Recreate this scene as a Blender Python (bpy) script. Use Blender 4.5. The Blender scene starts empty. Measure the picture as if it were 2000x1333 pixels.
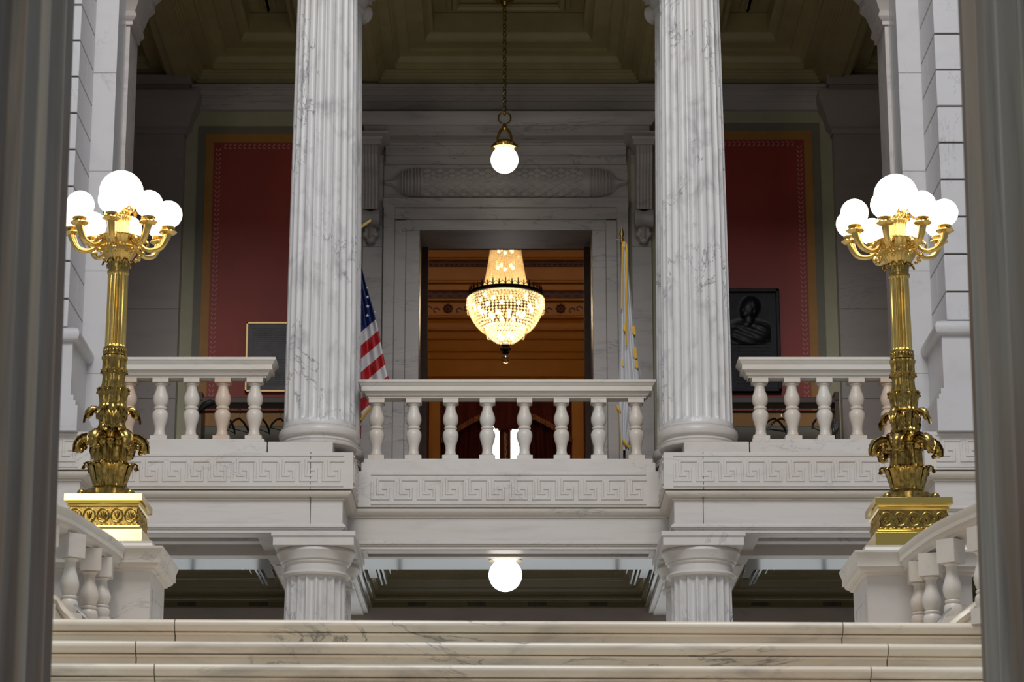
import bpy, bmesh, math, random
from mathutils import Vector, Matrix
random.seed(7)
PI = math.pi
S = bpy.context.scene
COL = S.collection

# ------------------------------------------------------------------ camera
F_PX, CX, CY = 5100.0, 993.0, 666.5
TH = math.atan(1363.5 / 5100.0)
CZ = 1.6
cam_d = bpy.data.cameras.new('camera')
cam = bpy.data.objects.new('camera', cam_d); COL.objects.link(cam)
cam.location = (0.0, 0.0, CZ)
cam.rotation_euler = (PI / 2 + TH, 0, 0)
cam_d.sensor_width = 36.0
cam_d.lens = F_PX / 2000.0 * 36.0
cam_d.shift_x = (1000 - CX) / 2000.0
cam_d.clip_end = 200
cam_d.dof.use_dof = True
cam_d.dof.focus_distance = 24.0
cam_d.dof.aperture_fstop = 7.1
S.camera = cam

# ------------------------------------------------------------------ world, lights, exposure
w = bpy.data.worlds.new('world'); S.world = w; w.use_nodes = True
bg = w.node_tree.nodes['Background']
bg.inputs[0].default_value = (0.80, 0.88, 1.0, 1); bg.inputs[1].default_value = 0.27
S.view_settings.view_transform = 'Standard'
S.view_settings.look = 'None'
S.view_settings.gamma = 1.0
S.view_settings.exposure = 0.0

def area(name, loc, target, sx, sy, power, col):
    l = bpy.data.lights.new(name, 'AREA'); l.shape = 'RECTANGLE'; l.size = sx; l.size_y = sy
    l.energy = power; l.color = col
    o = bpy.data.objects.new(name, l); COL.objects.link(o); o.location = loc
    o.rotation_euler = (Vector(target) - Vector(loc)).to_track_quat('-Z', 'Y').to_euler()
    return o
area('dome_skylight', (0, 10.5, 23), (0, 27, 6.5), 10, 8, 2850, (1.0, 0.985, 0.97))
area('entrance_window', (-7.4, -9.5, 11.5), (-2, 17, 6), 2.6, 4.4, 430, (1.0, 0.90, 0.66))

# ------------------------------------------------------------------ pixel <-> place helpers
_c, _s = math.cos(TH), math.sin(TH)
def Yc(py): return F_PX * _c - (CY - py) * _s
def Z(py, D): return CZ + D * (F_PX * _s + (CY - py) * _c) / Yc(py)
def X(px, py, D): return (px - CX) * D / Yc(py)
def M(n, py, D): return n * D / Yc(py)
def P(px, py, D): return Vector((X(px, py, D), D, Z(py, D)))

# ------------------------------------------------------------------ materials
def new_mat(name):
    m = bpy.data.materials.new(name); m.use_nodes = True
    nt = m.node_tree; b = nt.nodes['Principled BSDF']
    return m, nt, b
def mat(name, col, rough=0.5, metal=0.0, emit=None, es=0.0, noise=0.0, nscale=6.0, bump=0.0):
    m, nt, b = new_mat(name)
    b.inputs['Base Color'].default_value = (*col, 1)
    b.inputs['Roughness'].default_value = rough
    b.inputs['Metallic'].default_value = metal
    if emit: b.inputs['Emission Color'].default_value = (*emit, 1); b.inputs['Emission Strength'].default_value = es
    if noise or bump:
        tc = nt.nodes.new('ShaderNodeTexCoord'); n = nt.nodes.new('ShaderNodeTexNoise')
        n.inputs['Scale'].default_value = nscale; n.inputs['Detail'].default_value = 5
        nt.links.new(tc.outputs['Object'], n.inputs['Vector'])
        if noise:
            r = nt.nodes.new('ShaderNodeValToRGB')
            r.color_ramp.elements[0].position = .3; r.color_ramp.elements[1].position = .7
            r.color_ramp.elements[0].color = (*[c * (1 - noise) for c in col], 1)
            r.color_ramp.elements[1].color = (*[min(1, c * (1 + noise)) for c in col], 1)
            nt.links.new(n.outputs['Fac'], r.inputs['Fac']); nt.links.new(r.outputs['Color'], b.inputs['Base Color'])
        if bump:
            bp = nt.nodes.new('ShaderNodeBump'); bp.inputs['Strength'].default_value = bump; bp.inputs['Distance'].default_value = .01
            nt.links.new(n.outputs['Fac'], bp.inputs['Height']); nt.links.new(bp.outputs['Normal'], b.inputs['Normal'])
    return m

def marble(name, light, warm, vein, stretch=(1, 1, 1), vscale=1.6, vwidth=.018, vamt=.8, warmamt=.6, rough=.38, spots=.25):
    m, nt, b = new_mat(name); N = nt.nodes; L = nt.links
    tc = N.new('ShaderNodeTexCoord'); oi = N.new('ShaderNodeObjectInfo')
    off = N.new('ShaderNodeVectorMath'); off.operation = 'SCALE'; off.inputs[0].default_value = (37.0, 17.0, 23.0)
    L.new(oi.outputs['Random'], off.inputs['Scale'])
    add = N.new('ShaderNodeVectorMath'); add.operation = 'ADD'
    L.new(tc.outputs['Object'], add.inputs[0]); L.new(off.outputs[0], add.inputs[1])
    mp = N.new('ShaderNodeMapping'); mp.inputs['Scale'].default_value = stretch; L.new(add.outputs[0], mp.inputs['Vector'])
    def noise(scale, det=6, dist=0.0, rg=.55):
        n = N.new('ShaderNodeTexNoise'); n.inputs['Scale'].default_value = scale; n.inputs['Detail'].default_value = det
        n.inputs['Distortion'].default_value = dist; n.inputs['Roughness'].default_value = rg
        L.new(mp.outputs[0], n.inputs['Vector']); return n.outputs['Fac']
    def ramp(fac, pts):
        r = N.new('ShaderNodeValToRGB'); e = r.color_ramp.elements
        while len(e) < len(pts): e.new(.5)
        for i, (p, c) in enumerate(pts): e[i].position = p; e[i].color = (c, c, c, 1)
        L.new(fac, r.inputs['Fac']); return r.outputs['Color']
    def mix(fac, a, c):
        x = N.new('ShaderNodeMix'); x.data_type = 'RGBA'; L.new(fac, x.inputs['Factor'])
        for s, v in (('A', a), ('B', c)):
            sock = [i for i in x.inputs if i.name == s and i.type == 'RGBA'][0]
            if isinstance(v, tuple): sock.default_value = (*v, 1)
            else: L.new(v, sock)
        return [o for o in x.outputs if o.type == 'RGBA'][0]
    c1 = mix(ramp(noise(.9), [(.42, 0), (.66, warmamt)]), light, warm)
    c2 = mix(ramp(noise(vscale * 2.2, 7, .6), [(.50, 0), (.72, spots)]), c1, vein)
    v = noise(vscale, 9, 1.3, .6)
    c3 = mix(ramp(v, [(.5 - vwidth, 0), (.5, vamt), (.5 + vwidth, 0)]), c2, vein)
    # break the veins up so that they come and go
    gate = ramp(noise(vscale * .8, 3), [(.50, 0), (.60, 1)])
    c4 = mix(gate, c2, c3)
    L.new(c4, b.inputs['Base Color']); b.inputs['Roughness'].default_value = rough
    return m

GREYV = (.17, .17, .20)
M_WHITE = marble('white_marble', (.62, .59, .565), (.57, .50, .45), GREYV, (1, 1, 2.2), 1.0, .008, .45, .5, spots=.15)
M_SHAFT = marble('veined_column_marble', (.64, .63, .63), (.60, .575, .55), GREYV, (1.4, 1.4, .8), 1.5, .014, .95, .5, spots=.45)
M_BAND = marble('band_marble', (.61, .58, .56), (.56, .50, .46), GREYV, (.35, 1, 3.4), 1.6, .007, .45, .5, spots=.18)
M_RAIL = marble('rail_marble', (.66, .63, .58), (.60, .51, .42), GREYV, (.5, 1, 1.5), 1.8, .012, .5, .6, spots=.12)
M_BAL = marble('baluster_marble', (.66, .625, .575), (.60, .50, .41), (.36, .33, .31), (1, 1, 1), 3.0, .012, .4, .6, spots=.15)
M_PEACH = marble('peach_baluster_marble', (.64, .52, .42), (.58, .42, .31), (.40, .30, .25), (1, 1, 1), 5.0, .02, .4, .8, spots=.2)
M_STEP = marble('step_marble', (.80, .735, .62), (.66, .54, .42), (.15, .15, .15), (.5, 1, 2.0), 1.5, .016, .8, .8, rough=.3, spots=.45)
M_FRONT = marble('shade_streaked_marble', (.37, .36, .335), (.22, .135, .085), (.15, .16, .17), (5.5, 5.5, .25), 1.2, .05, .6, 1.0, spots=.6)  # marble streaks deepened so the colour carries shade contrast between flutes
M_PIER = marble('pier_marble', (.56, .55, .565), (.53, .51, .51), GREYV, (1, 1, 1.2), 1.1, .006, .5, .4, spots=.12)
M_DOORM = marble('door_case_marble', (.50, .46, .44), (.45, .40, .37), GREYV, (.4, 1, 2.0), 1.3, .010, .75, .6, spots=.35)
M_BACKM = marble('back_wall_marble', (.36, .31, .29), (.31, .25, .22), GREYV, (.6, 1, 1.6), 1.2, .010, .5, .6, spots=.25)
M_JOINT = mat('joint', (.10, .09, .08), .8)
M_BRASS = mat('polished_brass', (.74, .52, .17), .20, 1.0, noise=.12, nscale=14)
M_BRASSD = mat('aged_brass', (.38, .26, .075), .26, 1.0, noise=.45, nscale=30, bump=.3)
M_PLINTH = mat('mirror_brass', (.80, .58, .16), .13, 1.0)
M_GLOBE = mat('lit_opal_glass', (.9, .9, .86), .3, 0, (1.0, .93, .80), 3.4)
M_GLOBEC = mat('lit_pendant_glass', (.9, .9, .88), .3, 0, (1.0, .95, .86), 3.2)
M_OLIVE = mat('olive_ceiling_paint', (.44, .375, .19), .5, noise=.08, nscale=3)
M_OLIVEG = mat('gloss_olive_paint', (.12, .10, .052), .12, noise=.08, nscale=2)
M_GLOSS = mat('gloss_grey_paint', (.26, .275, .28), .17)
M_TAN = mat('tan_green_paint', (.42, .40, .27), .6, noise=.05)
M_GREYG = mat('grey_green_paint', (.20, .185, .14), .6, noise=.05)
M_ORANGE = mat('orange_paint', (.42, .19, .035), .55, noise=.08)
M_RED = mat('red_panel_paint', (.34, .032, .018), .5, noise=.12, nscale=1.2)
M_STENCIL = mat('pink_stencil_paint', (.52, .26, .24), .6)
M_WOOD = mat('dark_wood', (.045, .022, .014), .35, noise=.2)
M_BLACK = mat('black_plastic', (.012, .012, .013), .4)
M_BRONZE = mat('dark_bronze', (.020, .020, .024), .55, .45, noise=.3, nscale=8)
M_SLATE = mat('dark_plaque_metal', (.07, .065, .07), .45, .5, noise=.2, nscale=6)
M_GOLDF = mat('gold_frame', (.62, .42, .18), .35, .8)
M_ROOMW = mat('amber_painted_wall', (.56, .225, .018), .5, noise=.06, nscale=2)
M_ROOMD = mat('dark_red_band_paint', (.12, .035, .02), .5, noise=.15)
M_ROOMG = mat('gold_leaf_ornament', (.50, .30, .10), .35, .5)
M_DRAPE = mat('dark_red_velvet', (.10, .008, .006), .8, noise=.25, nscale=12)
M_FRINGE = mat('red_gold_fringe', (.38, .12, .03), .6, noise=.3, nscale=20)
M_GOLD = mat('gold_fringe_cloth', (.72, .42, .03), .6)
M_FWHITE = mat('white_flag_cloth', (.60, .60, .63), .7)
M_STAR = mat('white_star_cloth', (.75, .76, .80), .7)
M_STEEL = mat('polished_steel', (.75, .76, .78), .2, 1.0)
M_CRYSTAL = None
def crystal():
    m, nt, b = new_mat('lead_crystal'); N = nt.nodes; L = nt.links
    out = N['Material Output']
    tr = N.new('ShaderNodeBsdfTranslucent'); tr.inputs[0].default_value = (1, .90, .72, 1)
    gl = N.new('ShaderNodeBsdfGlossy'); gl.inputs[0].default_value = (1, .95, .85, 1); gl.inputs['Roughness'].default_value = .08
    tp = N.new('ShaderNodeBsdfTransparent'); tp.inputs[0].default_value = (1, .97, .9, 1)
    m1 = N.new('ShaderNodeMixShader'); m1.inputs[0].default_value = .35
    m2 = N.new('ShaderNodeMixShader'); m2.inputs[0].default_value = .40
    L.new(tr.outputs[0], m1.inputs[1]); L.new(gl.outputs[0], m1.inputs[2])
    L.new(m1.outputs[0], m2.inputs[1]); L.new(tp.outputs[0], m2.inputs[2]); L.new(m2.outputs[0], out.inputs['Surface'])
    return m
M_CRYSTAL = crystal()
M_BULB = mat('lit_candle_bulb', (1, .9, .7), .4, 0, (1.0, .82, .52), 9.0)
M_WINLOW = mat('bright_rear_window_pane', (.9, .95, 1), .3, 0, (.90, .96, 1.0), .75)
M_PANE = mat('daylit_window_pane', (.9, .95, 1), .3, 0, (.92, .96, 1.0), 3.0)

# ------------------------------------------------------------------ object helpers
def tag(o, label=None, cat=None, group=None, kind=None):
    if label: o['label'] = label
    if cat: o['category'] = cat
    if group: o['group'] = group
    if kind: o['kind'] = kind
    return o
def thing(name, loc, label, cat, group=None, rz=0.0, kind=None):
    o = bpy.data.objects.new(name, None); COL.objects.link(o)
    o.empty_display_size = .2
    o.location = loc; o.rotation_euler = (0, 0, rz)
    return tag(o, label, cat, group, kind)
def copy_tree(o, parent=None):
    c = o.copy(); COL.objects.link(c); c.parent = parent
    for ch in list(o.children):
        copy_tree(ch, c)
    return c

class MB:
    def __init__(s): s.bm = bmesh.new(); s.mi = 0; s.uv = None
    def face(s, vs):
        try:
            f = s.bm.faces.new(vs); f.material_index = s.mi; f.smooth = True; return f
        except ValueError: return None
    def v(s, p): return s.bm.verts.new(p)
    def box(s, x0, x1, y0, y1, z0, z1):
        if x0 > x1: x0, x1 = x1, x0
        if y0 > y1: y0, y1 = y1, y0
        if z0 > z1: z0, z1 = z1, z0
        c = [s.v((x, y, z)) for z in (z0, z1) for y in (y0, y1) for x in (x0, x1)]
        for q in ((0, 2, 3, 1), (4, 5, 7, 6), (0, 1, 5, 4), (2, 6, 7, 3), (0, 4, 6, 2), (1, 3, 7, 5)):
            s.face([c[i] for i in q])
        return s
    def obox(s, o, ax, ay, az):
        """box spanned by three vectors from corner o"""
        o = Vector(o); ax = Vector(ax); ay = Vector(ay); az = Vector(az)
        c = [s.v(o + ax * i + ay * j + az * k) for k in (0, 1) for j in (0, 1) for i in (0, 1)]
        fl = ax.cross(ay).dot(az) < 0
        for q in ((0, 2, 3, 1), (4, 5, 7, 6), (0, 1, 5, 4), (2, 6, 7, 3), (0, 4, 6, 2), (1, 3, 7, 5)):
            q = q[::-1] if fl else q
            s.face([c[i] for i in q])
        return s
    def lathe(s, prof, cx=0, cy=0, n=32, cap=True, a0=0.0, sq=None, ribs=0, rib=0.0):
        rings = []
        for r, z in prof:
            ring = []
            for i in range(n):
                a = a0 + 2 * PI * i / n
                rr = r * (1 + rib * math.cos(ribs * a)) if ribs else r
                ring.append(s.v((cx + rr * math.cos(a), cy + rr * math.sin(a), z)))
            rings.append(ring)
        up = prof[-1][1] >= prof[0][1]
        for k in range(len(rings) - 1):
            for i in range(n):
                q = [rings[k][i], rings[k][(i + 1) % n], rings[k + 1][(i + 1) % n], rings[k + 1][i]]
                s.face(q if up else q[::-1])
        if cap:
            a, b = rings[0][::-1], rings[-1]
            s.face(a if up else a[::-1]); s.face(b if up else b[::-1])
        return s
    def fluted(s, prof, cx, cy, nf=24, depth=.10, sub=6, a0=0.0, fade=(.0, .0)):
        """prof (r,z, d) d = flute depth factor 0..1"""
        n = nf * sub; rings = []
        for r, z, d in prof:
            ring = []
            for i in range(n):
                t = (i % sub) / sub
                a = a0 + 2 * PI * i / n
                cut = 0.0
                if t > .12:
                    u = (t - .12) / .88
                    cut = math.sin(PI * u) ** .7 if 0 < u < 1 else 0
                rr = r - depth * d * r * cut
                ring.append(s.v((cx + rr * math.cos(a), cy + rr * math.sin(a), z)))
            rings.append(ring)
        for k in range(len(rings) - 1):
            for i in range(n):
                s.face([rings[k][i], rings[k][(i + 1) % n], rings[k + 1][(i + 1) % n], rings[k + 1][i]])
        s.face(rings[0][::-1]); s.face(rings[-1])
        return s
    def sweep(s, path, prof, closed=False, cap=True):
        """path: list of (x,y) or (x,y,z); prof: closed polygon of (d,z), d measured to the right of travel"""
        pts = [Vector((p[0], p[1], p[2] if len(p) > 2 else 0)) for p in path]; n = len(pts); rings = []
        for i, p in enumerate(pts):
            pa = pts[i - 1] if (i > 0 or closed) else None
            pb = pts[(i + 1) % n] if (i < n - 1 or closed) else None
            da = Vector((p.x - pa.x, p.y - pa.y)).normalized() if pa is not None else None
            db = Vector((pb.x - p.x, pb.y - p.y)).normalized() if pb is not None else None
            if da is None: da = db
            if db is None: db = da
            na = Vector((da.y, -da.x)); nb = Vector((db.y, -db.x))
            m = (na + nb); m = m.normalized() if m.length > 1e-6 else na
            k = 1 / max(.3, m.dot(na))
            rings.append([s.v((p.x + m.x * d * k, p.y + m.y * d * k, p.z + z)) for d, z in prof])
        m_ = len(prof)
        ar = sum(prof[i][0] * prof[(i + 1) % m_][1] - prof[(i + 1) % m_][0] * prof[i][1] for i in range(m_))
        for i in range(n if closed else n - 1):
            A, B = rings[i], rings[(i + 1) % n]
            for j in range(m_):
                q = [A[j], B[j], B[(j + 1) % m_], A[(j + 1) % m_]]
                s.face(q if ar < 0 else q[::-1])
        if cap and not closed:
            s.face(rings[0] if ar < 0 else rings[0][::-1]); s.face(rings[-1][::-1] if ar < 0 else rings[-1])
        return s
    def tube(s, pts, r, n=10, closed=False):
        pts = [Vector(p) for p in pts]; m = len(pts); rings = []
        up = Vector((0, 0, 1)); prev = None
        for i, p in enumerate(pts):
            a = pts[(i - 1) % m] if (i > 0 or closed) else p
            b = pts[(i + 1) % m] if (i < m - 1 or closed) else p
            t = (b - a).normalized()
            if prev is None:
                u = t.cross(up)
                if u.length < 1e-4: u = t.cross(Vector((1, 0, 0)))
            else: u = prev - t * prev.dot(t)
            u.normalize(); prev = u; vv = t.cross(u)
            rr = r[i] if isinstance(r, (list, tuple)) else r
            rings.append([s.v(p + u * rr * math.cos(2 * PI * k / n) + vv * rr * math.sin(2 * PI * k / n)) for k in range(n)])
        for i in range(m if closed else m - 1):
            A, B = rings[i], rings[(i + 1) % m]
            for k in range(n): s.face([A[k], B[k], B[(k + 1) % n], A[(k + 1) % n]][::-1])
        if not closed: s.face(rings[0]); s.face(rings[-1][::-1])
        return s
    def sphere(s, c, r, n=24, m=14, sz=1.0, sy=1.0, sx=1.0):
        c = Vector(c); top = s.v(c + Vector((0, 0, r * sz))); bot = s.v(c - Vector((0, 0, r * sz))); R = []
        for j in range(1, m):
            a = PI * j / m
            R.append([s.v(c + Vector((sx * r * math.sin(a) * math.cos(2 * PI * i / n), sy * r * math.sin(a) * math.sin(2 * PI * i / n), sz * r * math.cos(a)))) for i in range(n)])
        for i in range(n):
            s.face([top, R[0][i], R[0][(i + 1) % n]]); s.face([bot, R[-1][(i + 1) % n], R[-1][i]])
            for j in range(m - 2): s.face([R[j][i], R[j + 1][i], R[j + 1][(i + 1) % n], R[j][(i + 1) % n]])
        return s
    def octa(s, c, r, sz=1.0):
        c = Vector(c); v = [s.v(c + Vector(d) * r) for d in ((1, 0, 0), (0, 1, 0), (-1, 0, 0), (0, -1, 0))]
        t = s.v(c + Vector((0, 0, r * sz))); b = s.v(c - Vector((0, 0, r * sz)))
        for i in range(4):
            f = s.face([v[i], v[(i + 1) % 4], t]); g = s.face([v[(i + 1) % 4], v[i], b]); f.smooth = g.smooth = False
        return s
    def grid(s, fn, nu, nv, flip=False, two=0.0):
        vs = [[s.v(fn(i / nu, j / nv)) for j in range(nv + 1)] for i in range(nu + 1)]
        for i in range(nu):
            for j in range(nv):
                q = [vs[i][j], vs[i + 1][j], vs[i + 1][j + 1], vs[i][j + 1]]
                s.face(q[::-1] if flip else q)
        return vs
    def build(s, name, mats, parent=None, local=False, sharp=32, bevel=0.0):
        me = bpy.data.meshes.new(name)
        if parent is not None and not local:
            mw = parent.matrix_basis.inverted()
            pp = parent.parent
            while pp is not None: mw = mw @ pp.matrix_basis.inverted(); pp = pp.parent
            s.bm.transform(mw)
        s.bm.to_mesh(me); s.bm.free()
        for m_ in (mats if isinstance(mats, (list, tuple)) else [mats]): me.materials.append(m_)
        me.set_sharp_from_angle(angle=math.radians(sharp))
        o = bpy.data.objects.new(name, me); COL.objects.link(o)
        if parent is not None: o.parent = parent
        if bevel:
            b = o.modifiers.new('bevel', 'BEVEL'); b.width = bevel; b.segments = 2; b.limit_method = 'ANGLE'; b.angle_limit = math.radians(50); b.harden_normals = False
        return o
def struct(name, mb, m, **k):
    o = mb.build(name, m, **k); o['kind'] = 'structure'; return o

def arc(c, r, a0, a1, n=6):
    return [(c[0] + r[0] * math.cos(math.radians(a0 + (a1 - a0) * i / n)), c[1] + r[1] * math.sin(math.radians(a0 + (a1 - a0) * i / n))) for i in range(n + 1)]

def ridge(mb, org, U, V, W, pts, t, d):
    """one raised line with mitred corners and sloping flanks"""
    n = len(pts); pts = [Vector(p) for p in pts]; rows = []
    for i, p in enumerate(pts):
        da = (p - pts[i - 1]).normalized() if i > 0 else None
        db = (pts[i + 1] - p).normalized() if i < n - 1 else None
        da = da or db; db = db or da
        na, nb = Vector((-da.y, da.x)), Vector((-db.y, db.x)); m_ = (na + nb).normalized(); k = 1 / max(.3, m_.dot(na))
        e = Vector((0, 0))
        if i == 0: e = -db * t
        if i == n - 1: e = da * t
        row = []
        for off, w_ in ((-1.35, -.002), (-.8, d), (.8, d), (1.35, -.002)):
            q = p + e + m_ * (off * t * k); row.append(mb.v(org + U * q.x + V * q.y + W * w_))
        rows.append(row)
    fl = U.cross(V).dot(W) < 0
    def F(q): mb.face(q[::-1] if fl else q)
    for a, b in zip(rows, rows[1:]):
        for j in range(3): F([a[j + 1], a[j], b[j], b[j + 1]])
    F(rows[0]); F(rows[-1][::-1])

def key_relief(mb, org, U, V, W, length, h, period=None, rw=None):
    """greek key ridges on a face: org lower left, U along, V up, W outward unit vectors"""
    org, U, V, W = Vector(org), Vector(U), Vector(V), Vector(W)
    n = max(1, round(length / (h * 1.045))); per = length / n
    g = h / 5.0; gx = per / 5.2; t = g * .27; dpt = .012
    for k in range(n):
        o = k * 5.2
        A = [(o + .45, 3.9), (o + .45, .3), (o + 4.05, .3), (o + 4.05, 2.7), (o + 3.0, 2.7)]
        B = [(o + 2.9, 1.5), (o + 1.7, 1.5), (o + 1.7, 4.7), (o + 5.3, 4.7), (o + 5.3, 1.3)]
        B = B[:4] if k < n - 1 else [(o + 2.9, 1.5), (o + 1.7, 1.5), (o + 1.7, 4.7), (o + 4.9, 4.7)]
        for q in (A, B): ridge(mb, org, U, V, W, [(a * gx, b * g) for a, b in q], t, dpt)
    for vv in (-.9, 6.0):
        ridge(mb, org, U, V, W, [(0.02, vv * g), (length - .02, vv * g)], t * .8, dpt)
# ================================================================== LEVELS
ZL = Z(1212, 16.5)                 # landing
D1 = 29.0                          # front face of side bays
D2 = 30.04                         # front face of centre bay
ZFT, ZFB = Z(884, D1), Z(956, D1)  # key fascia top / bottom
ZLT = Z(860, D1)                   # ledge top
ZOV = Z(977, D1 + .1)              # bottom of ovolo
ZFR = Z(1024, D1 + .12)            # bottom of frieze
ZAR = Z(1041, D1 + .12)            # bottom of entablature = top of lower abacus
ZUF = ZLT - .03                    # upper floor
DB = 35.0                          # back wall
ZUC = Z(59, 34.8)                  # upper ceiling panel height
XC = 2.19                          # column axis
XIN = abs(X(669, 1000, D1 + .12))  # inner side of side bays (frieze plane)
ZBM = Z(1190, DB)                  # lower ceiling at back wall

# ================================================================== SETTING
mb = MB(); mb.box(-9, 9, -3, 48, -.3, 0); struct('floor', mb, M_STEP)
mb = MB(); mb.box(-9, 9, 16.9, DB + .4, ZL - .35, ZL - .002); o = struct('floor_landing', mb, M_STEP)
# upper floor slab with gloss painted coffers below
ZLC = ZBM + .42                    # lower ceiling panel
mb = MB(); mb.box(-9, 9, 30.6, DB + .4, ZLC, ZUF)
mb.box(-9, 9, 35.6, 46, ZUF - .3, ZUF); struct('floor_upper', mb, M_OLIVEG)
# rotunda and corridor side walls, out of the frame but real
for sgn, nm in ((-1, 'left'), (1, 'right')):
    mb = MB(); mb.box(sgn * 7.6, sgn * 7.9, 28.5, DB + .4, 0, 17); struct('wall_' + nm, mb, M_BACKM)

# ---- back wall, with the opening of the door
XDL, XDR = X(819, 600, DB), X(1157, 600, DB)
ZDT = Z(450, DB)
mb = MB()
mb.box(-7.7, XDL - .02, DB, DB + .9, 0, 16.6); mb.box(XDR + .02, 7.7, DB, DB + .9, 0, 16.6)
mb.box(XDL - .02, XDR + .02, DB, DB + .9, ZDT + .02, 16.6); mb.box(XDL - .02, XDR + .02, DB, DB + .9, 0, ZUF - .3)
struct('wall_back', mb, M_TAN)

# ---- upper ceiling
mb = MB(); mb.box(-7.9, 7.9, 28.0, DB + .9, ZUC + .02, ZUC + .4); struct('ceiling_upper', mb, M_OLIVE)
def mould(pts):   # helper: outline (d,z) pairs -> closed polygon against d=0
    return [(0, pts[0][1])] + pts + [(0, pts[-1][1])]
zc = ZUC
ZCB = Z(162, DB)     # bottom of the painted cornice on the back wall
H = zc - ZCB
_cr = [(.02, 162), (.02, 156), (.05, 155), (.05, 149.5), (.08, 148.5), (.08, 142.5), (.11, 141.5), (.11, 136), (.27, 134), (.27, 124), (.30, 122), (.315, 116), (.34, 110), (.39, 105), (.44, 101), (.47, 100), (.47, 94)]
crown = [(d, Z(y, DB - d) - ZCB) for d, y in _cr]
_z1 = crown[-1][1]
crown += [(.70, _z1), (.70, _z1 + .03), (.73, _z1 + .08), (.77, _z1 + .12), (.82, _z1 + .13), (.82, H + .01)]
def coffer(name, xa, xb, ya, yb):
    m = MB()
    path = [(xa, ya), (xa, yb), (xb, yb), (xb, ya)]
    prof = [(-d * 1.0, ZCB + z) for d, z in mould(crown)]
    prof = [(-p[0], p[1]) for p in prof]
    m.sweep(path, prof, closed=True)
    ins = 1.02
    pr2 = [(0, zc), (.0, zc - .05), (.03, zc - .085), (.08, zc - .085), (.11, zc - .04), (.16, zc - .03), (.16, zc)]
    m.sweep([(xa + ins, ya + ins), (xa + ins, yb - ins), (xb - ins, yb - ins), (xb - ins, ya + ins)], [(-d + .16, z) for d, z in pr2], closed=True)
    return struct(name, m, M_OLIVE)
BW = .17
bays = [(-1.87, 1.87), (1.87 + 2 * BW, 4.62), (4.62 + .3, 7.6)]
coffer('ceiling_coffer_centre', -1.87, 1.87, 31.35, DB)
coffer('ceiling_coffer_right', 1.87 + 2 * BW, 4.45, 31.35, DB)
coffer('ceiling_coffer_left', -4.45, -1.87 - 2 * BW, 31.35, DB)
coffer('ceiling_coffer_far_right', 4.80, 7.6, 31.35, DB)
coffer('ceiling_coffer_far_left', -7.6, -4.80, 31.35, DB)
mb = MB()
for x0, x1 in ((1.87, 1.87 + 2 * BW), (-1.87 - 2 * BW, -1.87), (4.45, 4.80), (-4.80, -4.45)):
    mb.box(x0, x1, 31.2, DB - .002, ZCB, zc)
    mb.box(x0 + .09, x1 - .09, 31.3, DB - .25, ZCB - .03, ZCB)
struct('ceiling_beams', mb, M_OLIVE)
mb = MB(); mb.box(-7.7, 7.7, 28.95, 31.2, 14.50, ZUC + .1); struct('ceiling_front_beam', mb, M_WHITE)
mb = MB(); mb.box(-9, 9, 28.0, 28.95, 14.6, 18.5); struct('wall_front_above', mb, M_WHITE)

# ---- marble band under the painted cornice, back wall
def hz(py, d=0.0): return Z(py, DB - d)
mb = MB()
mb.sweep([(-7.6, DB), (7.6, DB)], [(0, hz(164, .12)), (.16, hz(164, .16)), (.16, hz(170, .16)), (.13, hz(172, .13)), (.13, hz(175, .13)), (.115, hz(176, .12)), (.115, hz(186, .12)), (.10, hz(187, .10)), (.10, hz(198, .10)), (.085, hz(199, .085)), (.085, hz(213, .10)), (0, hz(213, .1))])
struct('trim_1', mb, M_DOORM)

# ---- painted panels of the back wall (left and right bay)
def panel(sg, dy):
    ax = 994
    def px(p): return p if sg < 0 else 2 * ax - p
    def rect(m, l, t, r, b, th, pyref=500):
        xs = sorted((X(px(l), pyref, DB), X(px(r), pyref, DB)))
        m.box(xs[0], xs[1], DB - th, DB - .001, Z(b, DB), Z(t, DB))
    nm = 'left' if sg < 0 else 'right'
    m = MB(); rect(m, 380, 247 + dy, 706, 905, .010); g = struct('wall_panel_border_' + nm, m, M_GREYG)
    m = MB(); rect(m, 395.5, 262 + dy, 700, 833, .018); struct('wall_panel_band_' + nm, m, M_ORANGE)
    m = MB(); rect(m, 412, 280 + dy, 690, 806, .026); r = struct('wall_panel_' + nm, m, M_RED)
    m = MB()
    def leaf(x, z, dx, dz):
        y = DB - .029
        for s_ in (-1, 1):
            a = Vector((x, y, z)); d = Vector((dx, 0, dz)); n_ = Vector((dz, 0, -dx)) * s_
            p = [a, a - d * .035 + n_ * .020, a - d * .052 + n_ * .040, a - d * .018 + n_ * .030]
            q = [m.v(v_) for v_ in p]; q2 = [m.v(v_ + Vector((0, .004, 0))) for v_ in p]
            m.face(q); m.face(q2[::-1])
            for i in range(4): m.face([q[i], q2[i], q2[(i + 1) % 4], q[(i + 1) % 4]])
    st = M(9.6, 500, DB)
    xv = X(px(421), 500, DB); z1, z0 = Z(288 + dy, DB), Z(796, DB)
    z_ = z1 - .07
    while z_ > z0 + .03: leaf(xv, z_, 0, -1); z_ -= st
    xr = X(px(690), 500, DB); d_ = 1 if xr > xv else -1
    k = 1
    while (xv + d_ * k * st - xr) * d_ < 0:
        leaf(xv + d_ * k * st, z1, -d_, 0); leaf(xv + d_ * k * st, z0, -d_, 0); k += 1
    struct('wall_panel_stencil_' + nm, m, M_STENCIL)
panel(-1, 0); panel(1, -6)

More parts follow.
